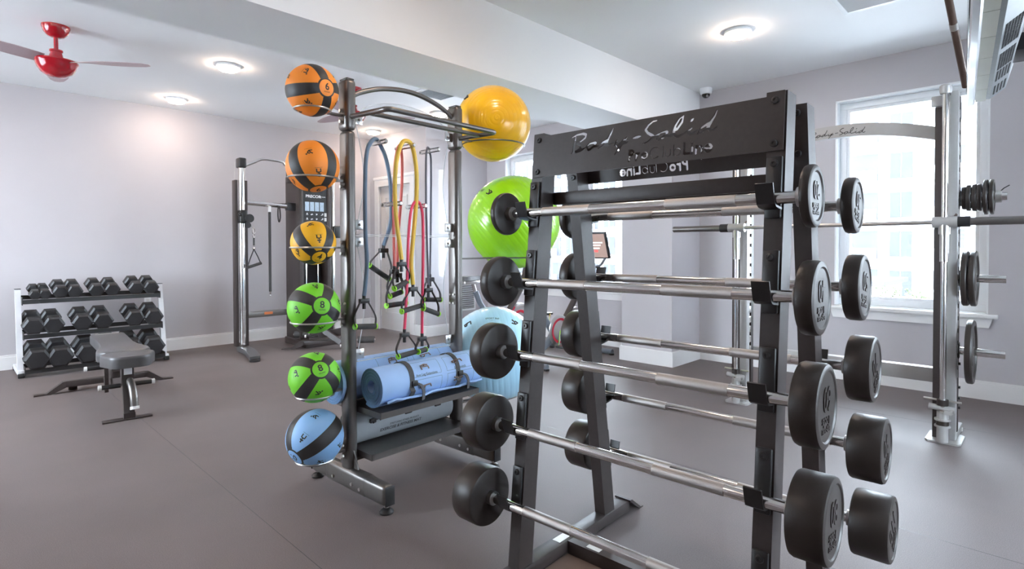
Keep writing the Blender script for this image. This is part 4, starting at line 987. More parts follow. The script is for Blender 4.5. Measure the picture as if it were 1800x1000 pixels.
# ================================================================== ADJUSTABLE BENCH
BN = thing('weight_bench', 'flat adjustable weight bench with grey pads in front of the dumbbells', 'bench', (.985, 5.39, 0), R(-4.2))
def rr_poly(w0, w1, y0, y1, rad, n=6):
    """rounded trapezoid outline, width w0 at y0, w1 at y1"""
    out = []
    for cx, cy, a0 in ((w0 / 2 - rad, y0 + rad, -90), (w1 / 2 - rad, y1 - rad, 0), (-w1 / 2 + rad, y1 - rad, 90), (-w0 / 2 + rad, y0 + rad, 180)):
        for k in range(n + 1):
            a = R(a0 + 90 * k / n); out.append((cx + rad * math.cos(a), cy + rad * math.sin(a)))
    return out
def pad(name, outline, z0, z1, parent, M=None, m_='vinyl_pad'):
    c = (sum(p[0] for p in outline) / len(outline), sum(p[1] for p in outline) / len(outline)); b = MB(); n = len(outline); vs = []
    lay = [(.985, z0), (1.0, z0 + .006), (1.0, z1 - .018), (.985, z1 - .006), (.94, z1)]
    for s_, z in lay: vs += [(c[0] + (x - c[0]) * s_, c[1] + (y - c[1]) * (1 - (1 - s_) * .6), z) for x, y in outline]
    fs = [tuple(range(n - 1, -1, -1)), tuple(range((len(lay) - 1) * n, len(lay) * n))]
    for i in range(len(lay) - 1): fs += [(i * n + k, i * n + (k + 1) % n, (i + 1) * n + (k + 1) % n, (i + 1) * n + k) for k in range(n)]
    b.add(vs, fs, M); return b.build(name, m_, parent, sharp=45)
pad('seat_pad', rr_poly(.26, .33, -.80, -.535, .085), .395, .475, BN)
bp_ = [(.165, -.44), (.165, -.36), (.125, -.18), (.115, -.02), (.12, .30), (.125, .60), (.11, .655), (-.11, .655), (-.125, .60), (-.12, .30), (-.115, -.02), (-.125, -.18), (-.165, -.36), (-.165, -.44), (-.12, -.495), (.12, -.495)]
q = pad('back_pad', bp_, .40, .475, BN)
m = MB(); m.box((-.085, .60, .4748), (.085, .62, .4762)); m.build('pad_lettering', 'sticker', q)
m = MB(); m.box((-.16, -.67, 0), (.14, -.61, .012), bev=.003); m.build('front_foot', 'black_paint', BN)
m = MB(); m.box((-.035, -.665, .012), (.035, -.62, .05)); m.ribbon([(0, -.64, .03), (0, -.61, .14), (0, -.585, .25), (0, -.57, .30)], (.032, 0, 0), .05); m.build('front_leg', 'black_paint', BN)
m = MB(); m.tube(smooth_path([(.012, -.585, .27), (.018, -.65, .235), (.022, -.70, .16), (.024, -.715, .10)], 4), .026, 14); q = m.build('lift_handle', 'gunmetal', BN)
m = MB(); m.cyl((.024, -.715, .105), (.0245, -.7195, .085), .0285, n=14); m.build('handle_cap', 'white_cap', q)
m = MB(); m.box((-.038, -.60, .24), (.038, -.54, .40), bev=.004); q = m.build('seat_post', 'black_paint', BN)
m = MB(); m.box((-.024, -.602, .315), (.026, -.5995, .385)); m.build('warning_label', 'white_print', q)
m = MB(); m.box((-.024, -.6032, .375), (.026, -.6018, .384)); m.build('warning_stripe', 'bike_red', q)
for x0, x1, y, z, nm in ((-.04, -.155, -.56, .235, 'front_peg'), (.04, .155, -.56, .235, 'front_peg'), (-.06, -.19, .06, .275, 'rear_peg'), (.05, .10, -.45, .36, 'adjust_pin')):
    m = MB(); m.cyl((x0, y, z), (x1, y, z), .0165, n=12); q = m.build(nm, 'black_plastic', BN)
    m = MB(); s_ = 1 if x1 > 0 else -1; m.cyl((x1 - s_ * .004, y, z), (x1 + s_ * .016, y, z), .0195, n=12); m.build('end_cap', 'white_cap', q)
m = MB(); m.ribbon([(0, -.57, .27), (0, -.35, .22), (0, .2, .12), (0, .62, .06)], (.03, 0, 0), .06); m.build('spine', 'black_paint', BN)
m = MB(); m.box((-.30, .60, .045), (.30, .66, .095), bev=.004)
rb_ = m.build('rear_base', 'black_paint', BN)
for s_ in (-1, 1):
    m = MB(); m.prism([(.29, .045), (.29, .095), (.31, .095), (.42, .012), (.50, .010), (.50, 0), (.39, 0)] if s_ > 0 else [(-.29, .045), (-.39, 0), (-.50, 0), (-.50, .010), (-.42, .012), (-.31, .095), (-.29, .095)], .598, .662, Matrix(((1, 0, 0, 0), (0, 0, 1, 0), (0, 1, 0, 0), (0, 0, 0, 1)))); m.build('sloped_foot', 'black_paint', rb_)
m = MB(); m.lathe([(0, -.03), (.035, -.03), (.04, -.01), (.04, .01), (.035, .03), (0, .03)], 16, T(-.24, .70, .04) @ Matrix.Rotation(PI / 2, 4, 'Y')); m.build('transport_wheel', 'rubber', rb_)
m = MB(); m.box((-.075, .05, .07), (-.05, .09, .42)); m.box((.05, .05, .07), (.075, .09, .42)); m.build('back_support', 'black_paint', BN)
m = MB()
m.prism([(.0, .13), (.10, .10), (.46, .08), (.46, .16), (.10, .26), (.0, .24)], -.03, .03, Matrix(((0, 0, 1, 0), (1, 0, 0, 0), (0, 1, 0, 0), (0, 0, 0, 1)))); m.build('adjust_ladder', 'black_paint', BN)
m = MB(); m.box((-.05, -.50, .39), (.05, .55, .41)); m.build('pad_frame', 'black_paint', BN)

# second bench folded beside the cable machine
B2_ = thing('workout_bench', 'black incline workout bench with foam rollers beside the cable machine', 'bench', (3.25, 6.42, 0), R(-40))
for s_ in (-1, 1):
    m = MB(); m.prism([(.20 * s_, .05), (.20 * s_, .10), (.24 * s_, .10), (.36 * s_, .012), (.46 * s_, .010), (.46 * s_, 0), (.33 * s_, 0)], -.035, .035, Matrix(((1, 0, 0, 0), (0, 0, 1, 0), (0, 1, 0, 0), (0, 0, 0, 1)))); m.build('sloped_foot', 'black_paint', B2_)
m = MB(); m.box((-.22, -.03, .05), (.22, .03, .10), bev=.004); m.build('base_bar', 'black_paint', B2_)
m = MB(); m.ribbon([(.25, -.06, .08), (.05, .02, .20), (-.12, .1, .36)], (.0, .03, 0), .06); m.build('spine', 'black_paint', B2_)
m = MB(); m.prism([(-.16, .10), (.30, .16), (.30, .26), (-.16, .16)], .05, .08, Matrix(((1, 0, 0, 0), (0, 0, 1, 0), (0, 1, 0, 0), (0, 0, 0, 1)))); m.build('adjust_ladder', 'black_paint', B2_)
pad('seat_pad', rr_poly(.28, .24, -.14, .16, .05), .42, .48, B2_)
for x, y, z, L in ((-.30, .25, .14, .17), (.52, .12, .08, .20)):
    m = MB(); m.cyl((x - L / 2, y, z), (x + L / 2, y, z), .042, n=18); q = m.build('foam_roller', 'grip_foam', B2_)
    m = MB(); m.cyl((x - L / 2 - .012, y, z), (x + L / 2 + .012, y, z), .012, n=10); m.build('roller_axle', 'dull_chrome', q)
for x, y, z in ((-.15, -.12, .17), (.28, -.2, .06)):
    m = MB(); m.cyl((x, y, z), (x + .14, y + .02, z), .014, n=10); q = m.build('locking_peg', 'black_plastic', B2_)
    m = MB(); m.cyl((x - .014, y, z), (x + .004, y, z), .018, n=12); m.build('end_cap', 'white_cap', q)

# ================================================================== CABLE MACHINE
CM = thing('cable_machine', 'tall black and chrome cable machine with a placard against the long wall', 'gym machine', (3.05, 6.9, 0))
def cl(x, y, z): return (x - 3.05, y - 6.9, z)
m = MB(); m.box(cl(2.425, 6.87, .07), cl(2.455, 6.97, 2.03), bev=.003); m.build('side_plate', 'black_paint', CM)
m = MB(); m.box(cl(2.535, 6.87, .07), cl(2.565, 6.97, 2.03), bev=.003); m.build('side_plate', 'black_paint', CM)
m = MB(); m.cyl(cl(2.495, 6.86, .09), cl(2.495, 6.86, 2.19), .034, n=20); m.build('chrome_column', 'chrome', CM)
for x in (2.44, 2.56):
    m = MB(); m.cyl(cl(x, 6.92, 2.03), cl(x, 6.92, 2.24), .004, n=6); m.build('cable', 'dull_chrome', CM)
m = MB(); m.box(cl(2.45, 6.81, 2.17), cl(2.54, 6.93, 2.29), bev=.02, seg=3); m.build('top_pulley_cap', 'black_plastic', CM)
m = MB(); m.ribbon([cl(2.495, 6.92, .045), cl(2.47, 6.6, .045), cl(2.41, 6.32, .035), cl(2.375, 6.20, .028)], (.055, 0, 0), .055); m.build('padded_foot', 'vinyl_pad', CM)
m = MB(); m.lathe([(0, 0), (.055, 0), (.055, .02), (.03, .028), (0, .028)], 18, T(*cl(2.372, 6.2, 0))); m.build('foot_cap', 'black_plastic', CM)
m = MB(); m.box(cl(2.455, 6.80, 1.52), cl(2.545, 6.92, 1.68), bev=.02, seg=3); q = m.build('pulley_carriage', 'black_plastic', CM)
m = MB(); m.lathe([(0, -.012), (.05, -.012), (.044, 0), (.05, .012), (0, .012)], 20, T(*cl(2.55, 6.78, 1.58)) @ Matrix.Rotation(PI / 2, 4, 'X')); m.lathe([(0, -.012), (.035, -.012), (.03, 0), (.035, .012), (0, .012)], 20, T(*cl(2.53, 6.78, 1.50)) @ Matrix.Rotation(PI / 2, 4, 'X')); m.build('pulley_wheel', 'black_plastic', q)
m = MB(); m.cyl(cl(2.43, 6.80, 1.62), cl(2.465, 6.80, 1.62), .018, n=12); m.build('pop_pin', 'black_plastic', q)
m = MB(); m.box(cl(2.565, 6.90, .393), cl(3.14, 6.95, .461), bev=.004); q = m.build('lower_beam', 'gunmetal', CM)
m = MB(); m.box(cl(2.76, 6.896, .42), cl(2.86, 6.8995, .45)); m.build('beam_label', 'orange_print', q)
m = MB(); m.tube([cl(2.565, 6.90, 1.772), cl(3.10, 6.90, 1.752)], .032, 16); m.build('upper_beam', 'chrome', CM)
m = MB(); m.box(cl(3.04, 6.86, 1.70), cl(3.16, 6.94, 1.80), bev=.01); m.build('beam_clamp', 'black_plastic', CM)
m = MB(); m.tube(smooth_path([cl(2.54, 6.86, 2.205), cl(2.63, 6.85, 2.25), cl(2.726, 6.85, 2.298), cl(2.84, 6.85, 2.302), cl(2.967, 6.85, 2.292), cl(3.01, 6.86, 2.262), cl(3.06, 6.88, 2.25)], 5), .016, 12); m.build('pull_up_bar', 'chrome', CM)
m = MB(); m.box(cl(3.06, 6.86, 2.05), cl(3.60, 6.95, 2.235), bev=.01); m.build('top_beam', 'black_paint', CM)
m = MB(); m.box(cl(3.145, 6.76, .02), cl(3.20, 7.16, 2.15), bev=.01); m.build('stack_side', 'black_paint', CM)
m = MB(); m.box(cl(3.52, 6.76, .02), cl(3.575, 7.16, 2.15), bev=.01); m.build('stack_side', 'black_paint', CM)
m = MB(); m.box(cl(3.20, 6.775, 1.50), cl(3.52, 6.80, 2.12)); pl_ = m.build('placard_panel', 'black_plastic', CM)
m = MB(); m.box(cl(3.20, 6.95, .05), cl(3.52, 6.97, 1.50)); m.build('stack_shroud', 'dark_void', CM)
wp = None
for k in range(14):
    if wp is None:
        q = MB(); q.box((-.13, -.07, 0), (.13, .07, .034), bev=.003); wp = q.build('weight_plate', 'gunmetal', CM); wp.matrix_local = T(*cl(3.36, 6.87, .12))
    else: share(wp, 'weight_plate', CM, T(*cl(3.36, 6.87, .12 + .037 * k)))
for x in (3.28, 3.44):
    m = MB(); m.cyl(cl(x, 6.87, .1), cl(x, 6.87, 1.5), .011, n=10); m.build('guide_rod', 'chrome', CM)
m = MB(); m.box(cl(3.12, 6.55, .0), cl(3.62, 7.16, .085), bev=.01); m.build('stack_base', 'black_paint', CM)
m = MB(); m.cyl(cl(3.615, 6.80, .09), cl(3.615, 6.80, 2.15), .028, n=18); m.build('chrome_column', 'chrome', CM)
m = MB(); m.box(cl(3.60, 6.73, 1.36), cl(3.70, 6.84, 1.52), bev=.015, seg=3); m.build('pulley_carriage', 'black_plastic', CM)
PX = Matrix(((1, 0, 0, 0), (0, 0, -1, 0), (0, 1, 0, 0), (0, 0, 0, 1)))
vs, fs = text_geo('PRECOR', .055, .0008, align='LEFT', offset=.001); q = MB(); q.add(vs, fs, T(*cl(3.235, 6.774, 1.885)) @ PX @ Matrix.Diagonal((1, .9, 1, 1))); q.build('maker_lettering', 'white_print', pl_)
vs, fs = text_geo('FTS GLIDE', .018, .0008, align='LEFT'); q = MB(); q.add(vs, fs, T(*cl(3.42, 6.774, 1.885)) @ PX); q.build('model_lettering', 'white_print', pl_)
for k in range(4):
    x = 3.226 + k * .066; q = MB(); q.box(cl(x, 6.772, 1.70), cl(x + .054, 6.7755, 1.815)); q.build('exercise_photo', 'photo_blue', pl_)
    for z in (1.575, 1.635):
        st, h = FIGS[k]; q = MB()
        for p_ in st: q.tube([cl(x + .027 + a * .026, 6.773, z + .025 + b * .026) for a, b in p_], .0028, 5)
        q.build('exercise_figure', 'white_print', pl_)
for z in (1.575, 1.635):
    q = MB(); q.box(cl(3.485, 6.772, z), cl(3.515, 6.7755, z + .045)); q.build('legend_box', 'sticker', pl_)

t = thing('stirrup_grip', 'black strap handle clipped to the cable machine by a chrome snap hook', 'handle', (2.605, 6.80, 1.0))
m = MB(); m.tube(torus_pts((0, 0, .43), .016, 16, M=Matrix.Rotation(PI / 2, 4, 'X') @ Matrix.Diagonal((1, 2.2, 1, 1))), .005, 6, closed=True); m.tube(torus_pts((0, 0, .375), .012, 16, M=Matrix.Rotation(PI / 2, 4, 'X') @ Matrix.Diagonal((1, 2.0, 1, 1))), .005, 6, closed=True); m.cyl((0, 0, .46), (-.05, 0, .52), .004, n=6); m.build('snap_hook', 'chrome', t)
m = MB(); m.cyl((0, 0, .35), (0, 0, .26), .010, n=10); m.build('swivel', 'grip_foam', t)
m = MB(); m.lathe([(0, -.012), (.014, -.01), (.018, 0), (.014, .01), (0, .012)], 14, T(0, 0, .225)); m.build('strap_ring', 'chrome', t)
for e in ((-.078, 0, .0), (.078, 0, .05)):
    m = MB(); m.ribbon([(0, 0, .215), ((e[0]) * .55, 0, .215 - (.215 - e[2]) * .5), e], (0, .013, 0), .004); m.build('strap', 'webbing', t)
m = MB(); m.cyl((-.085, 0, -.002), (.085, 0, .052), .017, n=14); m.build('grip', 'grip_foam', t)
t = thing('exercise_bar', 'long straight black bar with chrome tip hanging from the cable machine', 'bar', (2.818, 6.86, .64))
m = MB(); m.cyl((0, 0, .06), (0, 0, 1.03), .016, n=14); m.build('shaft', 'grip_foam', t)
m = MB(); m.cyl((0, 0, .06), (0, 0, .02), .012, .010, n=12); m.sphere((0, 0, .012), .011, 10, 6); m.build('tip', 'chrome', t)
m = MB(); m.cyl((0, 0, 1.03), (0, 0, 1.10), .018, n=12); m.build('top_sleeve', 'white_cap', t)
t = thing('ankle_strap', 'short black loop strap hanging from the cable machine beam', 'strap', (2.933, 6.855, 1.55))
m = MB(); m.ribbon(smooth_path([(-.004, .012, .20), (-.012, .005, .15), (-.014, 0, .06), (0, 0, .0), (.014, 0, .06), (.012, .005, .15), (.004, .012, .20)], 4), (0.004, .022, 0), .006); m.build('loop', 'webbing', t)

# ================================================================== SMITH MACHINE
SM = thing('smith_machine', 'silver and black smith machine with guide rods in front of the window', 'gym machine', (4.45, 1.13, 0))
def sl(x, y, z): return (x - 4.45, y - 1.13, z)
YS = (.487, 1.775)
tooth = None
for y in YS:
    m = MB(); m.prism([(a - 0, b) for a, b in [(-.085, -.075), (-.06, -.09), (.14, -.09), (.165, -.07), (.165, .07), (.14, .09), (-.06, .09), (-.085, .075)]], 0, .012, T(*sl(4.41, y, 0))); m.build('base_plate', 'silver_paint', SM)
    m = MB(); m.box(sl(4.395, y - .058, .012), sl(4.455, y - .002, 2.19), bev=.004); m.build('upright', 'silver_paint', SM)
    m = MB(); m.box(sl(4.40, y - .002, .012), sl(4.46, y + .060, 2.15), bev=.003); m.build('black_channel', 'black_paint', SM)
    m = MB(); m.box(sl(4.485, y - .058, .012), sl(4.53, y - .045, 2.17)); m.build('rear_plate', 'black_paint', SM)
    for k in range(22):
        M = T(*sl(4.468, y - .05, .42 + k * .078))
        if tooth is None:
            q = MB(); q.box((-.016, -.008, -.026), (.018, .006, .026), bev=.003); tooth = q.build('catch_tooth', 'zinc', SM); tooth.matrix_local = M
        else: share(tooth, 'catch_tooth', SM, M)
    m = MB(); m.cyl(sl(4.335, y, .10), sl(4.335, y, 2.19), .0165, n=20); m.build('guide_rod', 'chrome', SM)
    m = MB(); m.lathe([(0, 2.165), (.028, 2.165), (.032, 2.18), (.032, 2.21), (.024, 2.22), (0, 2.22)], 20, T(*sl(4.335, y, 0))); m.box(sl(4.335, y - .02, 2.165), sl(4.42, y + .02, 2.19)); m.build('rod_cap', 'silver_paint', SM)
    m = MB(); m.box(sl(4.36, y + .02, 2.10), sl(4.46, y + .075, 2.165), bev=.006); m.build('top_bracket', 'silver_paint', SM)
    m = MB(); m.cyl(sl(4.335, y, .012), sl(4.335, y, .20), .030, n=20); q = m.build('bumper_post', 'silver_paint', SM)
    for z0, z1, r_ in ((.105, .115, .042), (.145, .155, .042)):
        m = MB(); m.cyl(sl(4.335, y, z0), sl(4.335, y, z1), r_, n=20); m.build('bumper_ring', 'silver_paint', q)
    for z0, z1, r_ in ((.116, .145, .033), (.238, .275, .03)):
        m = MB(); m.cyl(sl(4.335, y, z0), sl(4.335, y, z1), r_, n=18); m.build('rubber_bumper', 'rubber', q)
    m = MB(); m.cyl(sl(4.335, y + .07, .225), sl(4.335, y - .06, .215), .018, n=14); m.box(sl(4.30, y - .05, .19), sl(4.36, y - .01, .215)); m.build('stop_clamp', 'silver_paint', q)
    m = MB(); m.cyl(sl(4.36, y + .10, .265), sl(4.36, y - .09, .262), .007, n=8); m.build('stop_pin', 'zinc', q)
    m = MB(); m.cyl(sl(4.335, y, 1.13), sl(4.335, y, 1.33), .024, n=18); m.cyl(sl(4.335, y, 1.30), sl(4.335, y, 1.36), .030, n=18); m.build('bearing_sleeve', 'dull_chrome', SM)
    m = MB(); m.cyl(sl(4.335, y + .06, 1.375), sl(4.335, y - .065, 1.375), .034, n=20); m.build('bar_carrier', 'silver_paint', SM)
    s_ = -1 if y < 1 else 1
    m = MB(); m.cyl(sl(4.335, y + s_ * .065, 1.375), sl(4.335, y + s_ * .125, 1.375), .033, n=18); m.build('hook_collar', 'black_plastic', SM)
    m = MB(); m.cyl(sl(4.335, y + s_ * .12, 1.375), sl(4.335, y + s_ * .53, 1.375), .0245, n=18); m.build('bar_sleeve', 'gunmetal', SM)
    m = MB(); m.tube([sl(4.36, y - .045, 1.40), sl(4.40, y - .05, 1.42), sl(4.42, y - .05, 1.50)], .008, 8); m.build('safety_hook', 'bronze', SM)
m = MB(); m.cyl(sl(4.335, YS[0] + .05, 1.375), sl(4.335, YS[1] - .05, 1.375), .0135, n=16); m.build('smith_bar', 'dull_chrome', SM)
# arched top beam with the maker's script
def arch_z(y): return 2.045 - .115 * ((y - 1.13) / .64) ** 2
m = MB(); vs = []; n = 20
for k in range(n + 1):
    y = YS[0] - .03 + (YS[1] - YS[0] + .06) * k / n; z = arch_z(y)
    vs += [sl(4.465, y, z - .043), sl(4.525, y, z - .043), sl(4.525, y, z + .043), sl(4.465, y, z + .043)]
fs = [(i * 4 + j, i * 4 + (j + 1) % 4, (i + 1) * 4 + (j + 1) % 4, (i + 1) * 4 + j) for i in range(n) for j in range(4)] + [(3, 2, 1, 0), tuple(n * 4 + j for j in range(4))]
m.add(vs, fs); ab_ = m.build('arched_beam', 'silver_paint', SM)
q = MB()
for p_ in SCRIPT:
    pp = []
    for s_, t_ in p_:
        y = 1.29 - (s_ - .176) * .66; pp.append(sl(4.4645, y, arch_z(y) - .075 + t_ * .66))
    q.tube(smooth_path(pp, 2), .0022, 5)
q.build('maker_script', 'print_black', ab_)
m = MB(); m.box(sl(4.53, YS[0] - .02, .335), sl(4.60, YS[1] + .02, .43), bev=.006); m.build('rear_tube', 'silver_paint', SM)
for y in YS:
    m = MB(); m.box(sl(4.455, y - .06, .0), sl(4.75, y + .0, .05), bev=.006); q = m.build('rear_foot', 'silver_paint', SM)
    m = MB(); m.lathe([(0, 0), (.035, 0), (.035, .02), (0, .02)], 14, T(*sl(4.72, y - .03, 0))); m.build('foot_pad', 'white_cap', q)
HORN = [1.528, 1.024, .563]
for z in HORN:
    m = MB(); m.cyl(sl(4.51, .44, z), sl(4.51, .205, z), .0245, n=18); m.build('plate_horn', 'chrome', SM)
    m = MB(); m.box(sl(4.475, .425, z - .05), sl(4.545, .445, z + .05), bev=.004); m.build('horn_flange', 'black_paint', SM)
for z in (.20, .26, .33, .48):
    m = MB(); m.cyl(sl(4.51, .43, z), sl(4.51, .418, z), .009, n=8); m.build('bolt', 'black_plastic', SM)
def plate(y, z, r_, th, label):
    t = thing('weight_plate', label, 'weight plate', (4.51, y, z), group='weight plates on the smith machine horns')
    M = Matrix.Rotation(PI / 2, 4, 'X')
    m = MB(); h = .0262
    m.lathe([(h, -th * .35), (r_ * .42, -th * .35), (r_ * .45, -th * .22), (r_ * .80, -th * .22), (r_ * .84, -th / 2), (r_ * .97, -th / 2), (r_, -th * .3), (r_, th * .3), (r_ * .97, th / 2), (r_ * .84, th / 2), (r_ * .80, th * .22), (r_ * .45, th * .22), (r_ * .42, th * .35), (h, th * .35), (h, -th * .35)], 40, M); m.build('disc', 'rubber', t)
    m = MB(); m.lathe([(.0252, -th * .4), (.034, -th * .4), (.034, th * .4), (.0252, th * .4), (.0252, -th * .4)], 24, M); m.build('hub_ring', 'dull_chrome', t)
for k, (y, r_) in enumerate(((.408, .072), (.386, .083), (.358, .085), (.334, .085), (.304, .108), (.275, .108))):
    plate(y, HORN[0] - .0, r_, .020, ('smallest rubber weight plate on the top horn, against the post', 'second small rubber plate out from the post on the top horn', 'third small rubber plate out from the post on the top horn', 'fourth small rubber plate out from the post on the top horn', 'inner of the two larger plates on the top horn', 'outermost larger plate on the top horn beside the clip')[k])
t = thing('spring_clip', 'small metal clip on the end of the top plate horn', 'clip', (4.51, .245, HORN[0]))
m = MB(); m.lathe([(.0255, -.014), (.036, -.014), (.036, .014), (.0255, .014), (.0255, -.014)], 20, Matrix.Rotation(PI / 2, 4, 'X')); m.build('clip_ring', 'zinc', t)
m = MB(); m.ribbon([(0, -.01, .034), (0, -.025, .05), (0, -.05, .066)], (.01, 0, 0), .005); m.build('clip_lever', 'black_plastic', t)
plate(.396, HORN[1], .174, .030, 'inner of the two big rubber plates on the middle horn')
plate(.357, HORN[1], .174, .030, 'outer of the two big rubber plates on the middle horn')
plate(.368, HORN[2], .200, .036, 'single large rubber weight plate on the lowest horn')

# ================================================================== CEILING TELEVISION
AZ = R(5.3); TVO = Vector((3.19, .283, 1.85))
MT = T(*TVO) @ rotz(AZ + PI)       # local x runs from the far end towards the room, local +y = back
t = thing('television', 'flat television hung from the ceiling, seen from below', 'television', M=MT)
def tvprism(name, poly, x0, x1, m_, par=None):
    """poly in (y thickness, z) swept along x"""
    b = MB(); b.prism(poly, x0, x1, Matrix(((0, 0, 1, 0), (1, 0, 0, 0), (0, 1, 0, 0), (0, 0, 0, 1)))); return b.build(name, m_, par or t)
tvprism('front_bezel', [(0, .0), (.004, -.006), (.020, -.006), (.026, 0), (.026, .80), (0, .80)], 0, 1.46, 'tv_bezel')
tvprism('screen', [(-.003, .03), (.002, .03), (.002, .77), (-.003, .77)], .025, 1.435, 'screen')
for k in range(6):
    tvprism('speaker_strip', [(.027, .004), (.062, .004), (.062, .03), (.027, .03)], .02 + k * .24, .02 + k * .24 + .236, 'tv_side')
bk = tvprism('rear_housing', [(.060, .006), (.075, .004), (.125, .042), (.150, .14), (.150, .72), (.09, .78), (.060, .78)], .05, 1.41, 'tv_back')
slope = Matrix.Rotation(math.atan2(.038, .05), 4, 'X')
for gx, gw, nx_, ny_ in ((.10, .16, 10, 4), (.34, .16, 9, 5), (.52, .22, 12, 6), (.80, .26, 14, 6)):
    q = MB()
    for i in range(nx_):
        for j in range(ny_):
            x = gx + gw * (i + .5) / nx_; d_ = .006 + .052 * (j + .5) / ny_
            q.box((x - gw / nx_ * .34, d_ - .0032, -.0008), (x + gw / nx_ * .34, d_ + .0032, .0012), T(0, .075, .004) @ slope @ Matrix.Diagonal((1, 1, -1, 1)))
    o = q.build('vent_slots', 'dark_void', bk); o['kind'] = 'stuff'
m = MB(); m.box((.42, .11, .05), (.60, .165, .11), bev=.006); m.build('connector_box', 'black_plastic', bk)
m = MB(); m.tube([(.88, .19, .34), (.88, .19, 1.057)], .025, 14); q = m.build('ceiling_pole', 'black_paint', t)
m = MB(); m.box((.80, .15, .30), (.95, .18, .52), bev=.005); m.build('mount_plate', 'black_paint', q)
m = MB(); m.box((.80, .11, 1.045), (.96, .27, 1.057)); m.build('ceiling_plate', 'black_paint', q)
m = MB(); m.tube(smooth_path([(.70, .16, .18), (.72, .20, .12), (.70, .215, .07), (.66, .205, .03), (.63, .20, .0)], 5), .006, 8); q = m.build('hanging_cable', 'black_plastic', t)
m = MB(); m.box((.61, .19, -.10), (.65, .215, .01), bev=.004); m.build('cable_plug', 'black_plastic', q)
t = thing('support_rod', 'slim bronze rod slanting from the ceiling behind the television', 'rod', (3.717, .336, 2.053))
m = MB(); m.cyl((0, 0, 0), (-1.199, .068, .854), .016, n=12); m.build('tube', 'bronze', t)
m = MB(); m.cyl((-.30, .017, .2137), (-.33, .0187, .2350), .0175, n=12); m.build('joint_ring', 'zinc', t)
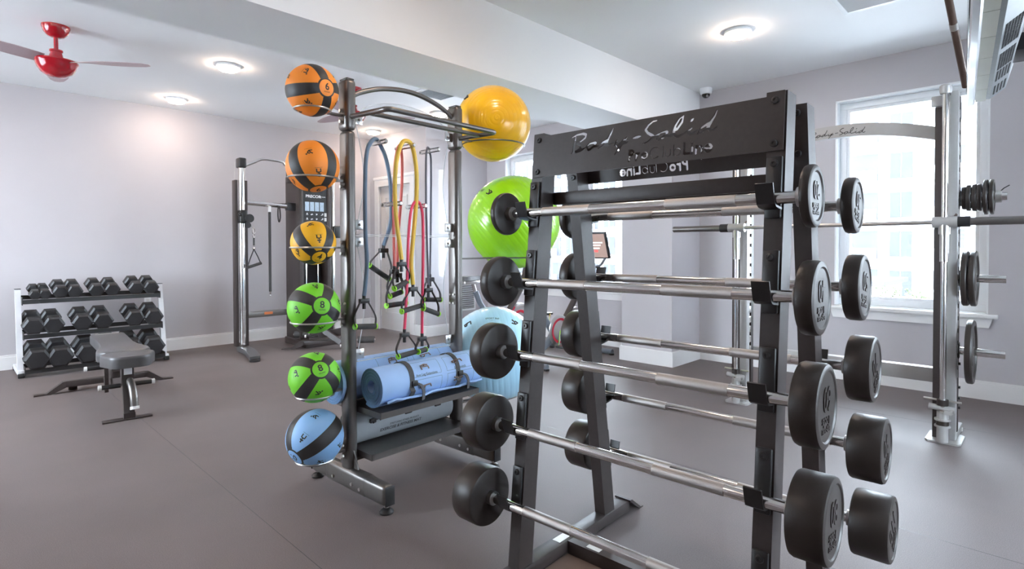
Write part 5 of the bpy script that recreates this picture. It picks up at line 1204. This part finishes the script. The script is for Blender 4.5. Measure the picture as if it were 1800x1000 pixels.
# ================================================================== EXERCISE BIKES
def bike(loc, label):
    """faces +x; origin on the floor under the crank"""
    t = thing('exercise_bike', label, 'exercise bike', loc, 0, 'exercise bikes by the bay window')
    for x in (-.42, .72):
        m = MB(); m.tube([(x, -.26, .035), (x, .26, .035)], .03, 12); q = m.build('floor_bar', 'bike_grey', t)
        for y in (-.25, .25):
            m = MB(); m.lathe([(0, 0), (.03, 0), (.03, .02), (0, .02)], 12, T(x, y, 0)); m.build('foot_pad', 'black_plastic', q)
    m = MB(); m.tube(smooth_path([(-.42, 0, .05), (-.1, 0, .22), (.05, 0, .34), (.5, 0, .30), (.72, 0, .05)], 4), .04, 12); m.build('main_frame', 'bike_grey', t)
    m = MB(); m.tube([(-.02, 0, .3), (-.25, 0, .60), (-.32, 0, .74)], .033, 12); q = m.build('seat_tube', 'bike_grey', t)
    m = MB(); m.tube([(-.31, 0, .70), (-.36, 0, .84)], .022, 12); m.box((-.50, -.03, .82), (-.26, .03, .86), bev=.008); m.build('seat_post', 'dull_chrome', t)
    m = MB(); m.prism([(-.54, .09), (-.56, .0), (-.54, -.09), (-.44, -.085), (-.34, -.03), (-.25, -.02), (-.24, 0), (-.25, .02), (-.34, .03), (-.44, .085)], .865, .91); m.build('saddle', 'vinyl_pad', t)
    m = MB(); m.tube([(.10, 0, .34), (.42, 0, .72), (.52, 0, .98)], .035, 12); q = m.build('head_tube', 'black_paint', t)
    m = MB(); m.box((.20, -.040, .475), (.30, -.034, .49), T(.25, 0, .48) @ Matrix.Rotation(R(-50), 4, 'Y') @ T(-.25, 0, -.48)); m.build('frame_badge', 'bike_red', q)
    M = Matrix.Rotation(PI / 2, 4, 'X')
    m = MB(); m.lathe([(0, -.02), (.20, -.02), (.235, -.012), (.235, .012), (.20, .02), (0, .02)], 40, T(.42, .03, .32) @ M); m.build('flywheel', 'chrome', t)
    m = MB(); m.lathe([(.12, -.024), (.15, -.024), (.15, .024), (.12, .024), (.12, -.024)], 40, T(.42, .03, .32) @ M); m.build('flywheel_decal', 'bike_red', t)
    m = MB(); m.lathe([(0, -.012), (.15, -.012), (.17, 0), (.15, .012), (0, .012)], 36, T(0, -.07, .34) @ M); m.build('chain_guard', 'dull_chrome', t)
    m = MB(); m.lathe([(.110, -.014), (.135, -.014), (.135, -.010), (.110, -.010), (.110, -.014)], 36, T(0, -.072, .34) @ Matrix.Rotation(PI / 2, 4, 'X') @ Matrix.Diagonal((1, 1, -1, 1))); m.build('guard_decal', 'bike_red', t)
    for s_ in (-1, 1):
        m = MB(); m.tube([(0, s_ * .085, .34), (s_ * .05, s_ * .10, .34 + s_ * .16)], .012, 10); q = m.build('crank_arm', 'chrome', t)
        m = MB(); m.box((s_ * .05 - .05, s_ * .10 - (.10 if s_ < 0 else 0), .34 + s_ * .16 - .012), (s_ * .05 + .05, s_ * .10 + (.10 if s_ > 0 else 0), .34 + s_ * .16 + .012), bev=.004); m.build('pedal', 'black_plastic', q)
    m = MB(); m.tube(smooth_path([(.60, -.24, 1.10), (.52, -.22, 1.02), (.48, -.08, 1.0), (.48, .08, 1.0), (.52, .22, 1.02), (.60, .24, 1.10)], 4), .016, 10); m.build('handlebar', 'bike_grey', t)
    m = MB(); m.tube([(.52, 0, .97), (.62, 0, 1.15)], .018, 10); q = m.build('console_arm', 'black_paint', t)
    Mc = T(.66, 0, 1.25) @ Matrix.Rotation(R(-18), 4, 'Y')
    m = MB(); m.box((-.012, -.24, -.16), (.02, .24, .16), Mc, bev=.008); q = m.build('console', 'black_plastic', t)
    m = MB(); m.box((-.0135, -.22, -.14), (-.0122, .22, .14), Mc); m.build('console_screen', 'screen_lit', q)
    for w, z in ((.26, .03), (.20, .0), (.16, -.035)):
        m = MB(); m.box((-.0145, -.05 - w / 2, z), (-.0136, -.05 + w / 2, z + .014), Mc); m.build('screen_text', 'screen_white', q)
    m = MB(); m.box((-.0145, -.10, -.075), (-.0136, .02, -.05), Mc); m.build('screen_button', 'screen_red', q)
    return t
bk1 = bike((4.62, 3.86, 0), 'exercise bike with a lit console, nearer the pillar')
copy_thing(bk1, T(4.52, 4.66, 0), 'exercise bike farther from the pillar, saddle showing over the blue ball')
